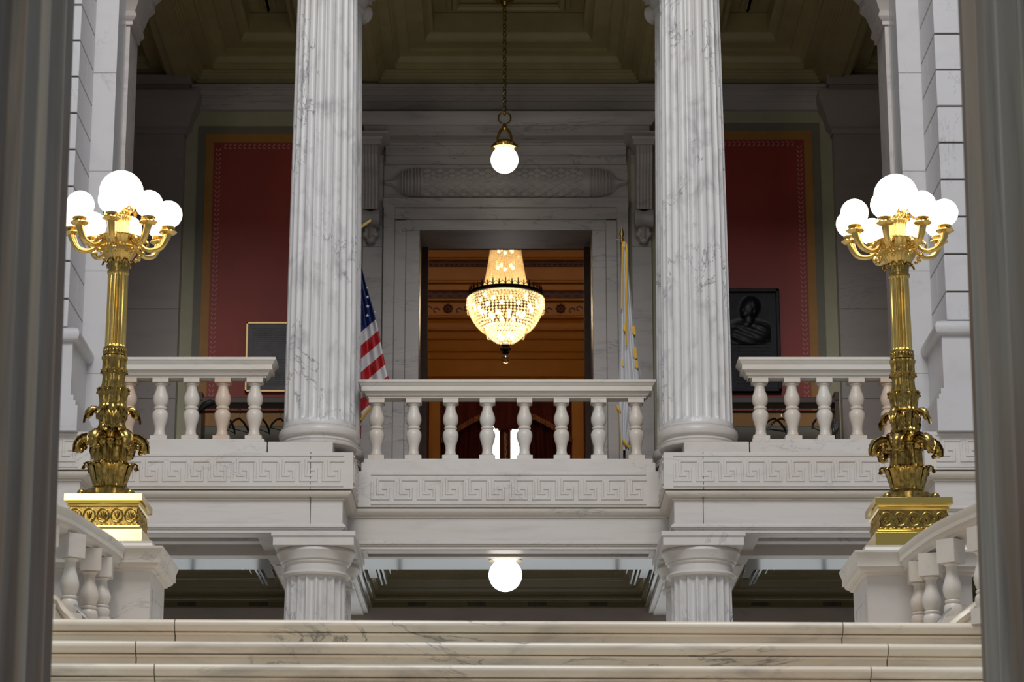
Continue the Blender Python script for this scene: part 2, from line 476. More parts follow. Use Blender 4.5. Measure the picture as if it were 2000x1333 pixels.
# ---- pilasters of the back wall
def pilaster(sg):
    ax = 994
    def px(p): return p if sg < 0 else 2 * ax - p
    dp = .22; D = DB - dp
    m = MB()
    xs = sorted((X(px(352), 500, D), X(px(150), 500, D)))
    zt = Z(262, D)
    y = ZUF
    step = 1.28; k = 0
    zz = zt
    while zz > ZUF:
        lo = max(ZUF, zz - step)
        m.box(xs[0], xs[1], D, DB, lo + .004, zz - .004); zz = lo
    # capital, flaring outwards
    x0, x1 = xs
    prof = [(0, zt), (.02, zt), (.03, Z(252, D)), (.06, Z(250, D)), (.09, Z(244, D)), (.10, Z(232, D)), (.20, Z(205, D)), (.22, Z(190, D)), (.22, Z(186, D)), (0, Z(186, D))]
    m.sweep([(x0, DB), (x0, D), (x1, D), (x1, DB)], prof)
    m.box(x0, x1, D, DB, zt, Z(186, D))
    m.box(x0 - .04, x1 + .04, D - .04, DB, Z(184, D), Z(168, D)); m.box(x0 - .08, x1 + .08, D - .08, DB, Z(168, D), Z(150, D))
    struct('wall_pilaster_' + ('left' if sg < 0 else 'right'), m, M_BACKM)
    m = MB(); m.box(x0 + .01, x1 - .01, D + .012, DB, ZUF, zt); struct('wall_pilaster_core_' + ('left' if sg < 0 else 'right'), m, M_JOINT)
pilaster(-1); pilaster(1)

# ================================================================== PIERS AT THE SIDES OF THE OPENING
def pier(sg, dy):
    ax = 991
    def px(p): return p if sg < 0 else 2 * ax - p
    nm = 'left' if sg < 0 else 'right'
    D = 27.95
    xe = lambda p, py, d: X(px(p), py, d)
    # quoined shaft
    xi = xe(157, 81, D)
    zb = Z(640 + dy, D)
    h = M(72.8, 81, D) * 1.03
    jt = Z(9 + dy, D)
    zj = jt
    while zj > zb: zj -= h
    m = MB(); core = MB()
    xo = sg * 7.7
    core.box(xi - (-sg) * 0 + sg * .02, xo, D + .02, 29.12, zb, 15)
    z = zj; k = 0
    while z < 14.6:
        lo, hi = max(z, zb) + .010, z + h - .010
        if hi > lo:
            if k % 2: 
                m.box(xi, xo, D, 28.48, lo, hi); m.box(xi + sg * .0, xo, 28.49, 28.95, lo, hi)
            else: m.box(xi, xo, D, 28.94, lo, hi)
        z += h; k += 1
    struct('wall_pier_' + nm, m, M_PIER, bevel=.008); struct('wall_pier_joint_' + nm, core, M_JOINT)
    # roll, dado and stepped base
    m = MB()
    xb = xe(140, 720, D)
    rp = [(0, Z(668 + dy, D))] + [(.03 + .05 * math.cos(a), (Z(668 + dy, D) + Z(642 + dy, D)) / 2 + (Z(642 + dy, D) - Z(668 + dy, D)) / 2 * math.sin(a)) for a in [(-PI / 2 + i * PI / 8) for i in range(9)]] + [(0, Z(642 + dy, D))]
    xi2 = xb
    path = [(xo, D), (xi2, D), (xi2, 28.95)] if sg > 0 else [(xo, D), (xi2, D), (xi2, 28.95)]
    if sg > 0: path = path[::-1]
    m.sweep(path, rp)
    m.box(xi2, xo, D, 28.95, Z(775 + dy, D), Z(640 + dy, D))
    m.box(xi2 - sg * .04, xo, D - .04, 28.95, Z(786 + dy, D), Z(773 + dy, D))
    m.box(xi2 - sg * .07, xo, D - .07, 28.95, Z(797 + dy, D), Z(785 + dy, D))
    m.box(xi2 - sg * .10, xo, D - .10, 28.95, ZFT - .01, Z(796 + dy, D))
    struct('wall_pier_base_' + nm, m, M_PIER)
    # set-back wall and anta of the opening
    m = MB()
    D3 = 28.95; xa = xe(229, 100, D3); ya = 29.55; xb2 = xe(245, 100, ya); xb3 = xe(252.5, 100, ya)
    for k in range(12):
        za = ZLT + k * 1.22 - .45; 
        if za > 14.5: break
        m.box(xa, xo, D3, ya + .2, max(za, ZFT) + .003, min(14.5, za + 1.22) - .003)
    m.box(xa + sg * .008, xo, D3 + .008, ya + .19, ZFT, 14.5)
    struct('wall_reveal_' + nm, m, M_PIER)
    m = MB()
    m.box(xb3, xo, ya, 30.2, ZLT, Z(48, ya)); m.box(xb2 , xo, ya - .03, ya + .1, ZLT, Z(48, ya))
    zt = Z(50, ya)
    prof = [(0, zt), (.03, zt), (.03, zt + .05), (.06, zt + .07), (.08, zt + .10), (.06, zt + .17), (.13, zt + .36), (.20, zt + .42), (.20, zt + .52), (.28, zt + .60), (.28, 14.5), (0, 14.5)]
    pth = [(xo, ya), (xb3, ya), (xb3, 30.2)]
    m.sweep(pth if sg < 0 else pth[::-1], prof)
    m.box(xb3, xo, ya, 30.2, zt, 14.5)
    struct('wall_anta_' + nm, m, M_DOORM)
pier(-1, 0); pier(1, -13)

# ================================================================== BALCONY FRONTS (key fascia, ovolo, frieze)
def front_profiles():
    fas = [(-.3, ZFT), (.115, ZFT), (.12, ZFT - .006), (.12, ZFB + .006), (.115, ZFB), (-.3, ZFB)]
    zo0, zo1 = ZFB, ZOV
    ov = [(-.3, zo0)] + [(.105, zo0 - .012)] + [(.03 + .07 * math.cos(a), zo1 + .02 + (zo0 - zo1 - .035) * (1 - math.sin(a) ) ) for a in [0 + i * PI / 12 for i in range(0)]] + \
         [(.015 + .085 * math.cos(t), (zo0 - .014) - (zo0 - zo1 - .034) * math.sin(t)) for t in [i * PI / 2 / 6 for i in range(7)]] + [(.022, zo1 + .018), (.022, zo1), (-.3, zo1)]
    fr = [(-.3, ZOV), (0, ZOV), (0, ZFR), (-.3, ZFR)]
    h = ZFR - ZAR
    ar = [(-.3, ZFR), (.012, ZFR), (.04, ZFR - .25 * h), (.04, ZFR - .42 * h), (.018, ZFR - .48 * h), (.018, ZFR - .62 * h), (.0, ZFR - .66 * h), (.0, ZAR), (-.3, ZAR)]
    return fas, ov, fr, ar
FAS, OV, FR, AR = front_profiles()
def balcony_front(path, label, keys, ledge, name='balcony_front'):
    t = thing(name, (path[len(path) // 2][0], path[len(path) // 2][1], ZAR), label, 'balcony')
    m = MB(); m.sweep(path, FAS)
    for k in keys: key_relief(m, *k)
    m.build('key_fascia', M_WHITE, t)
    m = MB(); m.sweep(path, OV); m.build('moulding', M_RAIL, t)
    m = MB(); m.sweep(path, FR); m.build('frieze', M_BAND, t)
    m = MB(); m.sweep(path, AR); m.build('moulding', M_WHITE, t)
    m = MB(); ledge(m); m.build('ledge', M_WHITE, t, bevel=.006)
    return t
yF = D1 + .12; yP = 27.95 + .12
KH = ZFT - ZFB
kz0 = ZFB + KH * .20; kh = KH * .60
def side_front(sg):
    xp = abs(X(991 - 991 + 158, 900, yP)) if sg < 0 else abs(X(2 * 991 - 158, 900, yP))
    xc_ = XIN
    if sg < 0:
        path = [(-7.7, yP), (-xp, yP), (-xp, yF), (-xc_, yF), (-xc_, D2 + .14)]
        lab = 'pale marble balcony edge with carved key pattern, below the left balustrade'
        U = (1, 0, 0); x0 = -xp + .25; x1 = -xc_ + .02
        keys = [((x0, yF - .12, kz0), U, (0, 0, 1), (0, -1, 0), x1 - x0, kh), ((-7.3, yP - .12, kz0), U, (0, 0, 1), (0, -1, 0), 7.3 - xp, kh),
                ((-xc_ + .12, D1 + .06, kz0), (0, 1, 0), (0, 0, 1), (1, 0, 0), .86, kh)]
    else:
        path = [(xc_, D2 + .14), (xc_, yF), (xp, yF), (xp, yP), (7.7, yP)]
        lab = 'pale marble balcony edge with carved key pattern, below the right balustrade'
        x0 = xc_ - .02; x1 = xp - .25
        keys = [((x0, yF - .12, kz0), (1, 0, 0), (0, 0, 1), (0, -1, 0), x1 - x0, kh), ((xp + .0, yP - .12, kz0), (1, 0, 0), (0, 0, 1), (0, -1, 0), 7.3 - xp, kh),
                ((xc_ - .12, D1 + .92, kz0), (0, -1, 0), (0, 0, 1), (-1, 0, 0), .86, kh)]
    def ledge(m):
        xa, xb = sg * (xc_ + .12), sg * (abs(X(523, 870, D1)))
        m.box(xa - sg * .004, xb, D1 + .006, 31.1, ZFT - .01, Z(863, D1))
        xe = abs(X(521, 860, D1))
        m.box(sg * xe, sg * (xp + .0), D1 + .006, D1 + .5, ZFT - .01, ZLT - .02)
        m.box(sg * (xe + .03), sg * (xp + .0), D1 + .03, D1 + .46, ZLT - .02, ZLT + .02)
        m.box(sg * (xc_ + .1), sg * (xp + .1), D1 + .4, 30.7, ZLT - .45, ZLT - .06)
    t = balcony_front(path, lab, keys, ledge)
    # core of the entablature and its soffit with a sunk panel
    m = MB(); xa, xb = sorted((sg * (xc_ + .02), sg * 7.6))
    m.box(xa, xb, yF + .2, 30.65, ZAR + .14, ZLT - .07)
    for (a, b, c, d) in ((xa, xb, yF + .015, yF + .22), (xa, xb, 29.62, 29.82)):
        m.box(a, b, c, d, ZAR - .006, ZAR + .16)
    xm = sg * (xc_ + 1.02) if False else None
    m.box(sg * (xc_ + .012), sg * (xc_ + .98), yF + .012, 31.1, ZAR - .010, ZAR + .15)
    m.box(sg * (xp + .01), sg * 7.55, yF + .02, 31.1, ZAR - .013, ZAR + .15)
    m.box(xa, xb, 30.25, 30.45, ZAR - .06, ZAR + .16)
    m.box(xa, xb, 30.45, 30.65, ZAR - .02, ZAR + .16)
    m.build('soffit', M_DOORM, t)
    m = MB(); jx = X(605.5, 960, D1) if sg < 0 else X(1374.5, 960, D1)
    m.box(jx - .004, jx + .004, yF - .1215, yF - .10, ZFB, ZFT); m.box(jx - .004, jx + .004, yF - .0015, yF + .02, ZAR + .03, ZOV); m.box(jx - .004, jx + .004, yF - .05, yF + .02, ZOV, ZFB - .02)
    m.build('joint', M_JOINT, t)
side_front(-1); side_front(1)
cx_ = XIN + .0
def cledge(m):
    a = XIN - .13
    m.box(-a + .02, a - .02, D2 + .006, D2 + .6, ZFT - .01, ZFT + (ZLT - ZFT) * .75)
    m.box(-a + .05, a - .05, D2 + .04, D2 + .5, ZFT + (ZLT - ZFT) * .75, ZLT + .02)
yC = D2 + .12
t = balcony_front([(-XIN, yC), (XIN, yC)], 'pale marble balcony edge with carved key pattern, set back below the centre balustrade',
              [((-XIN + .26, D2, kz0), (1, 0, 0), (0, 0, 1), (0, -1, 0), 2 * XIN - .52, kh)], cledge)
m = MB()
m.box(-XIN, XIN, yC + .2, 30.75, ZAR + .12, ZLT - .07)
m.box(-XIN, XIN, yC + .012, 30.24, ZAR - .006, ZAR + .14); m.box(-XIN, XIN, 30.62, 30.75, ZAR - .006, ZAR + .14)
for sg in (-1, 1): m.box(sg * (XIN + .05), sg * (XIN - .22), yC + .02, 30.74, ZAR - .009, ZAR + .14)
m.build('soffit', M_DOORM, t)

# ---- lower ceiling: gloss painted coffers between the marble beams
def lower_beam(sg):
    m = MB(); xa = XIN + .006
    m.box(sg * xa, sg * (xa + .97), 31.12, DB - .05, ZAR + .004, ZLC + .05)
    for o_, z_ in ((.06, .10), (.12, .22)): m.box(sg * (xa + o_), sg * (xa + .97 - o_), 31.12, DB - .06, ZAR + .004 - (.03 if o_ < .1 else .0), ZAR + .1) if o_ < .1 else None
    struct('ceiling_lower_beam_' + ('left' if sg < 0 else 'right'), m, M_WHITE)
lower_beam(-1); lower_beam(1)
LC = ZLC - ZBM
lprof = [(.0, 0), (.05, 0), (.05, .085), (.08, .10), (.10, .13), (.10, .18), (.15, .20), (.17, .235), (.23, .245), (.25, .28), (.28, .33), (.36, .36), (.47, .375), (.50, LC - .03), (.60, LC - .015), (.60, LC + .01), (0, LC + .01)]
def lcoffer(nm, xa, xb):
    m = MB(); m.sweep([(xa, 30.8), (xa, DB - .06), (xb, DB - .06), (xb, 30.8)], [(d, ZBM + z) for d, z in lprof], closed=True)
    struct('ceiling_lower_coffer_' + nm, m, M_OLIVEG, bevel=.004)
ZG = CZ + 5.655
def added_gloss_band(nm, xa, xb, inner):
    m = MB(); m.box(xa, xb, 31.3, 32.2, ZG, ZLC + .005)  # dropped board added to mirror the rear windows as a silver strip
    for e, s_ in inner:
        for a, b, dz_, y1 in ((.01, .035, 0, 33.3), (.055, .08, .01, 33.3), (.11, .22, .03, 33.0), (.24, .27, .0, 33.4), (.29, .32, .015, 33.4), (.38, .40, .03, 32.7), (.47, .49, .04, 32.5)):
            m.box(e + s_ * a, e + s_ * b, 32.19, y1, ZG + dz_ + .003, ZLC + .005); m.box(e + s_ * a, e + s_ * b, 30.9, 31.305, ZG + dz_ + .003, ZLC + .005)
    struct('ceiling_lower_added_band_' + nm, m, M_GLOSS, bevel=.006)
added_gloss_band('centre', -XIN, XIN, ((-XIN, 1), (XIN, -1))); added_gloss_band('left', -7.5, -XIN - .98, ((-XIN - .98, -1),)); added_gloss_band('right', XIN + .98, 7.5, ((XIN + .98, 1),))
lcoffer('centre', -XIN + .0, XIN - .0); lcoffer('left', -7.5, -XIN - .98); lcoffer('right', XIN + .98, 7.5)
m = MB(); m.box(-7.6, 7.6, DB - .06, DB, 6.95, ZLC - .005)
for a, b in ((-7.6, -6.9), (-3.4, -2.95), (2.95, 3.4), (6.9, 7.6)): m.box(a, b, DB - .06, DB, ZL, 6.95)
m.box(-7.6, 7.6, DB - .058, DB, ZL, 4.9)
struct('wall_back_lower', m, M_BACKM)
for i, (a, b) in enumerate(((-6.9, -3.4), (-2.95, 2.95), (3.4, 6.9))):
    m = MB(); m.box(a, b, DB - .03, DB - .02, 4.9, 6.95); struct('window_%d' % (i + 2), m, M_WINLOW)
    m = MB()
    for k in range(1, 4): x = a + (b - a) * k / 4; m.box(x - .025, x + .025, DB - .055, DB - .031, 4.9, 6.95)
    m.box(a, b, DB - .054, DB - .031, 5.9, 5.95); struct('window_bars_%d' % (i + 2), m, M_WOOD)
def vent(px):
    m = MB(); c = P(px, 1180, DB - .11)
    for i in range(11): m.box(c.x - .12 + i * .023, c.x - .107 + i * .023, DB - .118, DB - .105, ZBM + .02, ZBM + .07)
    return m.build('ceiling_vent', M_BLACK)
for i, (px, w_) in enumerate(((365, 'above the left passage, nearer the left pedestal'), (505, 'above the left passage, beside the left lower column'), (815, 'at the left end of the centre passage row'), (931, 'left of centre in the centre passage row'), (1049, 'right of centre in the centre passage row'), (1168, 'at the right end of the centre passage row'), (1485, 'above the right passage, beside the right lower column'), (1625, 'above the right passage, nearer the right pedestal'))):
    tag(vent(px), 'dark slotted vent ' + w_, 'vent', 'slotted vents in the lower cornice')
# ================================================================== COLUMNS
def big_front_column(x, label):
    D = 9.0; R = .485
    t = thing('fluted_column', (x, D, 0), label, 'column', 'giant fluted columns in the foreground')
    m = MB(); m.box(x - .72, x + .72, D - .72, D + .72, 0, .18)
    m.lathe([(.70, .18)] + [(.62 + .08 * math.cos(a), .27 + .09 * math.sin(a)) for a in [-PI / 2 + i * PI / 8 for i in range(9)]] + [(.57, .37), (.55, .42), (.58, .46), (.58, .50), (.52, .52), (.50, .56)], x, D, 48)
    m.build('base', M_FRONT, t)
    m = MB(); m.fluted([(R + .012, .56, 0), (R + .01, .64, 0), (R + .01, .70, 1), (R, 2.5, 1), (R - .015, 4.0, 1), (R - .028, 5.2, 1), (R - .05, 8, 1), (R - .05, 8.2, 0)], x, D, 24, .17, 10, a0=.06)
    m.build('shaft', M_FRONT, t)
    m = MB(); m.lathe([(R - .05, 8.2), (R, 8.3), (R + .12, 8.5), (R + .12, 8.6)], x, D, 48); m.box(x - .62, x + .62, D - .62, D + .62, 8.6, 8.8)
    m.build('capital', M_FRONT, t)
big_front_column(-2.065, 'huge shaded fluted marble column filling the left edge, nearest the viewer')
big_front_column(2.125, 'huge shaded fluted marble column filling the right edge, nearest the viewer')

def doric(x, y, label):
    t = thing('lower_column', (x, y, ZL), label, 'column', 'short fluted columns carrying the balcony')
    za = ZAR; zb = Z(1064, D1)
    m = MB(); h = za - zb
    m.box(x - .455, x + .455, y - .455, y + .455, zb, za - .34 * h); m.box(x - .475, x + .475, y - .475, y + .475, za - .34 * h, za)
    ze = Z(1087, D1); r0 = .355
    m.lathe([(.34, Z(1120, D1)), (r0 + .03, Z(1118, D1)), (r0 + .045, Z(1114, D1)), (r0 + .03, Z(1110, D1)), (r0 + .005, Z(1108, D1)), (r0 + .005, Z(1096, D1)),
             (r0 + .02, Z(1094, D1)), (r0 + .03, Z(1091.5, D1)), (r0 + .028, Z(1089, D1)), (r0 + .05, Z(1087, D1)), (r0 + .055, Z(1084, D1)), (.43, Z(1077, D1)), (.45, Z(1071, D1)), (.442, Z(1066, D1)), (.43, zb)], x, y, 64)
    m.build('capital', M_WHITE, t)
    m = MB(); zt = Z(1119, D1)
    m.fluted([(.365, ZL + .16, 0), (.365, ZL + .2, 1), (.36, ZL + 1.2, 1), (.345, zt - .03, 1), (.345, zt, .3), (.345, zt + .01, 0)], x, y, 20, .11, 8, a0=.08)
    m.build('shaft', M_SHAFT, t)
    m = MB(); m.lathe([(.46, ZL), (.46, ZL + .08), (.42, ZL + .1), (.40, ZL + .16)], x, y, 48); m.build('base', M_WHITE, t)
    return t
def xm(px, py, D): return X(px, py, D)
for sg, nm in ((-1, 'left'), (1, 'right')):
    doric(sg * (XC + .01), D1 + .48, 'short fluted marble column under the balcony, front one of the %s pair' % nm)
    doric(sg * (XC + .01), D1 + 1.49, 'short fluted marble column half hidden behind the front one of the %s pair' % nm)

def spiral(m, c, ux, uz, r, turns=2.3, th=.014, sgn=1):
    pts = []
    n = 40
    for i in range(n + 1):
        a = sgn * turns * 2 * PI * i / n + PI / 2; rr = r * (1 - .82 * i / n)
        pts.append(c + ux * (rr * math.cos(a)) + uz * (rr * math.sin(a)))
    m.tube(pts, [th * (1 - .5 * i / n) for i in range(n + 1)], 6)
def ionic(x, y, label):
    t = thing('upper_column', (x, y, ZLT - .02), label, 'column', 'tall fluted columns standing on the balcony edge')
    zb = Z(863, D1)
    rb = .405
    zt0, zt1 = Z(845, D1), Z(828, D1)
    m = MB()
    tor = [(.445 + .022 * math.cos(a), (zt0 + zt1) / 2 + (zt1 - zt0) / 2 * math.sin(a)) for a in [-PI / 2 + i * PI / 10 for i in range(11)]]
    m.lathe([(.445, zb), (.452, zb + .012), (.452, zb + .03), (.43, zb + .035), (.43, zb + .045), (.44, zb + .06), (.425, zb + .08), (.425, zt0 - .012), (.44, zt0 - .006)] + tor +
            [(.43, zt1 + .004), (.43, zt1 + .016), (rb + .028, zt1 + .02), (rb + .012, zt1 + .05)], x, y, 72)
    m.build('base', M_WHITE, t)
    zc0 = 13.98
    m = MB(); z0 = zt1 + .045
    def r(z): u = (z - z0) / (zc0 - z0); return rb + .006 - .052 * u ** 1.4
    prof = [(r(z0) + .008, z0, 0), (r(z0), z0 + .035, 0), (r(z0), z0 + .05, .55), (r(z0), z0 + .075, .9)]
    for i in range(1, 12): z = z0 + .075 + (zc0 - .1 - z0 - .075) * i / 11; prof.append((r(z), z, 1))
    prof += [(r(zc0), zc0 - .04, .5), (r(zc0), zc0, 0)]
    m.fluted(prof, x, y, 24, .085, 8, a0=.03)
    m.build('shaft', M_SHAFT, t)
    m = MB(); rt = r(zc0)
    m.lathe([(rt, zc0), (rt + .03, zc0 + .02), (rt + .03, zc0 + .05), (rt + .01, zc0 + .07), (rt + .07, zc0 + .16), (rt + .08, zc0 + .22), (rt + .05, zc0 + .28), (rt + .05, zc0 + .32)], x, y, 48)
    m.box(x - .46, x + .46, y - .40, y + .40, zc0 + .30, zc0 + .36); m.box(x - .49, x + .49, y - .44, y + .44, zc0 + .36, zc0 + .50)
    for sx in (-1, 1):
        for sy in (-1, 1):
            ax = Vector((sx * .55, sy * .835, 0)); ux = Vector((-ax.y, ax.x, 0)) * (1 if sx * sy < 0 else -1) * sx
            vc = Vector((x, y, zc0 + .165)) + ax * .56 + Vector((sx * .06, -sy * .04, 0)); rv = .125
            prof = [(rv, 0), (rv * .97, .03), (rv * .78, .07), (rv * .72, .16), (rv * .66, .32)]
            rings = []
            for rr, d in prof:
                rings.append([m.v(vc - ax * d + ux * (rr * math.cos(2 * PI * i / 24)) + Vector((0, 0, rr * math.sin(2 * PI * i / 24)))) for i in range(24)])
            fl = ux.cross(Vector((0, 0, 1))).dot(ax) > 0
            for k in range(len(rings) - 1):
                for i in range(24):
                    q = [rings[k][i], rings[k + 1][i], rings[k + 1][(i + 1) % 24], rings[k][(i + 1) % 24]]
                    m.face(q if fl else q[::-1])
            m.face(rings[0] if fl else rings[0][::-1])
            spiral(m, vc + ax * .004, ux, Vector((0, 0, 1)), rv * .93, turns=2.6, th=.013, sgn=-1)
    m.build('capital', M_WHITE, t)
for sg, nm in ((-1, 'left'), (1, 'right')):
    ionic(sg * XC, D1 + .475, 'tall fluted veined marble column, front one of the %s pair on the balcony' % nm)
    ionic(sg * XC, D1 + 1.50, 'tall fluted marble column almost hidden behind the front one of the %s pair' % nm)

# ================================================================== BALUSTRADES
def bal_mesh(name, m_, h=1.0, w=.085, parent=None):
    """double-vase baluster, local origin at its foot, height h"""
    b = MB()
    b.box(-w, w, -w, w, 0, .085 * h)
    pr = [(.062, .085), (.066, .10), (.066, .115), (.056, .14), (.052, .19), (.056, .25), (.068, .31), (.079, .37), (.0835, .42), (.080, .465), (.066, .50), (.056, .515),
          (.066, .525), (.068, .54), (.066, .555), (.056, .565), (.062, .58), (.076, .62), (.0815, .67), (.079, .72), (.068, .77), (.056, .82), (.051, .86), (.053, .89), (.066, .905), (.070, .92), (.066, .933)]
    k = w / .085
    b.lathe([(r * k, z * h) for r, z in pr], 0, 0, 28)
    b.box(-w * .96, w * .96, -w * .96, w * .96, .933 * h, 1.0 * h)
    return b.build(name, m_, parent, local=True)
RAILP = None
def handrail(name, parent, x0, x1, y0, depth, zt, zb, endl, endr):
    h = zt - zb; dm = depth / 2
    pr = [(0, zb), (.0, zb + .10 * h), (.02, zb + .12 * h), (.035, zb + .26 * h), (.045, zb + .34 * h), (.075, zb + .36 * h), (.075, zb + .64 * h), (.085, zb + .68 * h), (.105, zb + .84 * h), (.115, zb + .86 * h), (.115, h + zb), (-.02, zt), (-.02, zb)]
    m = MB(); i = .115
    xa = x0 + (i if endl else 0); xb = x1 - (i if endr else 0)
    m.sweep([(xa, y0 + i), (xb, y0 + i), (xb, y0 + depth - i), (xa, y0 + depth - i)], pr, closed=True)
    m.box(xa + .01, xb - .01, y0 + i + .01, y0 + depth - i - .01, zb, zt)
    return m.build(name, M_RAIL, parent)
def balustrade(label, xs, D, y_off, xr0, xr1, ztop, zbot, zfoot, el, er, peach=()):
    yc = D + y_off
    t = thing('balustrade', ((xr0 + xr1) / 2, yc, zfoot), label, 'balustrade', 'marble balustrades on the balcony edge')
    handrail('handrail', t, xr0, xr1, yc - .21, .42, ztop, zbot, el, er)
    src = None
    for i, x in enumerate(xs):
        if i in peach or src is None:
            o = bal_mesh('baluster', M_PEACH if i in peach else M_BAL, zbot - zfoot, .096, t)
            if i in peach: o['label'] = 'peach-toned baluster'
            elif src is None: src = o
        else:
            o = src.copy(); COL.objects.link(o); o.parent = t
        o.location = (x - t.location.x, 0, 0)
    return t
# centre
zt = Z(742, D2 + .02); zb_ = Z(777, D2 + .10); zf = ZLT + .02
xs = [X(p, 840, D2 + .2) for p in (735.5, 807.8, 880, 952, 1024.4, 1096.8, 1169.4, 1242.3)]
balustrade('centre marble balustrade with eight balusters, in front of the doorway', xs, D2, .22, X(699, 745, D2), X(1281, 745, D2), zt, zb_, zf, 1, 1)
zt = Z(698, D1 + .02); zb_ = Z(737, D1 + .10)
xs = [X(p, 800, D1 + .2) for p in (188, 251, 313, 373.5, 434.5, 497)]
balustrade('left marble balustrade of the balcony, ending beside the left column', xs, D1, .22, -XC - 2.5, X(538, 700, D1), zt, zb_, zf, 0, 1, peach=(1, 4))
xs = [X(p, 800, D1 + .2) for p in (1485, 1547.5, 1610.5, 1673.5, 1736, 1798)]
balustrade('right marble balustrade of the balcony, ending beside the right column', xs, D1, .22, X(1443, 700, D1), XC + 2.5, zt, zb_, zf, 1, 0, peach=(4,))

# ================================================================== STAIRCASE
t = thing('staircase', (0, 16.5, 0), 'broad marble staircase with rounded step edges, across the bottom', 'staircase')
SK = .012            # the flight runs very slightly askew
def step(k):
    z = ZL - .183 * k; y0 = 16.5 - .30 * k
    m = MB(); hh = .183 if k < 22 else z
    w_ = 3.35
    cuts = {0: (342, 1650), 1: (265, 1735), 2: (300, 1697)}.get(k, (320, 1700))
    xs = [-w_] + [X(c, 1250, y0) for c in cuts] + [w_]
    for i in range(3):
        a, b = xs[i] + .0035, xs[i + 1] - .0035
        r = .034
        nos = [(-.035, -hh), (-.035, -.098), (-.012, -.094), (-.008, -.088), (.004, -.084), (-.016, -.082), (-.016, -.077), (.008, -.075), (.020, -.068)] + [(.0 + r * math.cos(q), -.034 + r * math.sin(q)) for q in [-.75 + j * (PI / 2 + .75) / 8 for j in range(9)]] + [(-.62, 0), (-.62, -hh)]
        m.sweep([(a, y0 + .03, z), (b, y0 + .03, z)], nos)
    o = m.build('step', M_STEP, t)
for k in range(0, 22): step(k)
t.rotation_euler = (0, 0, math.radians(1.6))

# ================================================================== PEDESTALS
def pedestal(sg):
    nm = 'left' if sg < 0 else 'right'
    D = 17.27 if sg < 0 else 17.42
    xe = X(317.5, 1066, D) if sg < 0 else X(1670, 1075, D)
    zt = Z(1066, D) if sg < 0 else Z(1074.5, D)
    k = M(1, 1080, D)
    W = .88; ov = 24.5 * k
    xi = xe - sg * ov * 1 * (-1) * -1 if False else (xe + sg * ov)
    t = thing('pedestal', (xi + sg * (W - 2 * ov) / 2, D + W / 2, ZL), 'square marble pedestal with moulded cap, carrying the %s brass lamp' % nm, 'pedestal', 'lamp pedestals at the stair head')
    xa, xb = sorted((xi, xi + sg * (W - 2 * ov))); ya, yb = D + ov, D + W - ov
    z1 = zt - 47 * k
    m = MB(); m.box(xa, xb, ya, yb, ZL, z1 + .01)
    # sunk panel frame on the inner side
    s_ = xi + sg * .004
    for (y0, y1, z0, z2) in ((ya + .10, yb - .10, ZL + .12, ZL + .16), (ya + .10, yb - .10, z1 - .15, z1 - .11), (ya + .10, ya + .14, ZL + .161, z1 - .151), (yb - .14, yb - .10, ZL + .161, z1 - .151)):
        m.box(s_, s_ - sg * .008, y0, y1, z0, z2)
    m.box(xa - .05, xb + .05, ya - .05, yb + .05, ZL, ZL + .12)
    m.build('body', M_WHITE, t)
    h = zt - z1
    pr = [(0, z1), (.022, z1 + .01), (.022, z1 + .10 * h), (.03, z1 + .12 * h), (.05, z1 + .20 * h), (.055, z1 + .30 * h), (ov * .82, z1 + .32 * h), (ov * .82, z1 + .66 * h), (ov * .86, z1 + .70 * h), (ov * .97, z1 + .88 * h), (ov, z1 + .90 * h), (ov, zt), (-.05, zt), (-.05, z1)]
    m = MB(); m.sweep([(xa, ya), (xb, ya), (xb, yb), (xa, yb)], pr, closed=True)
    ins = ov * .25
    z2 = zt + 14 * k
    m.box(xa - .0, xb + .0, ya, yb, z1, zt)
    m.sweep([(xa - ov + .09, ya - ov + .09), (xb + ov - .09, ya - ov + .09), (xb + ov - .09, yb + ov - .09), (xa - ov + .09, yb + ov - .09)], [(0, zt - .002), (.03, zt), (.01, zt + .02), (0, z2), (-.2, z2), (-.2, zt - .002)], closed=True)
    m.box(xa, xb, ya, yb, zt - .01, z2)
    m.build('cap', M_RAIL, t)
    return (xa + xb) / 2, (ya + yb) / 2, z2, xa, xb, ya, yb, zt
PED = {sg: pedestal(sg) for sg in (-1, 1)}

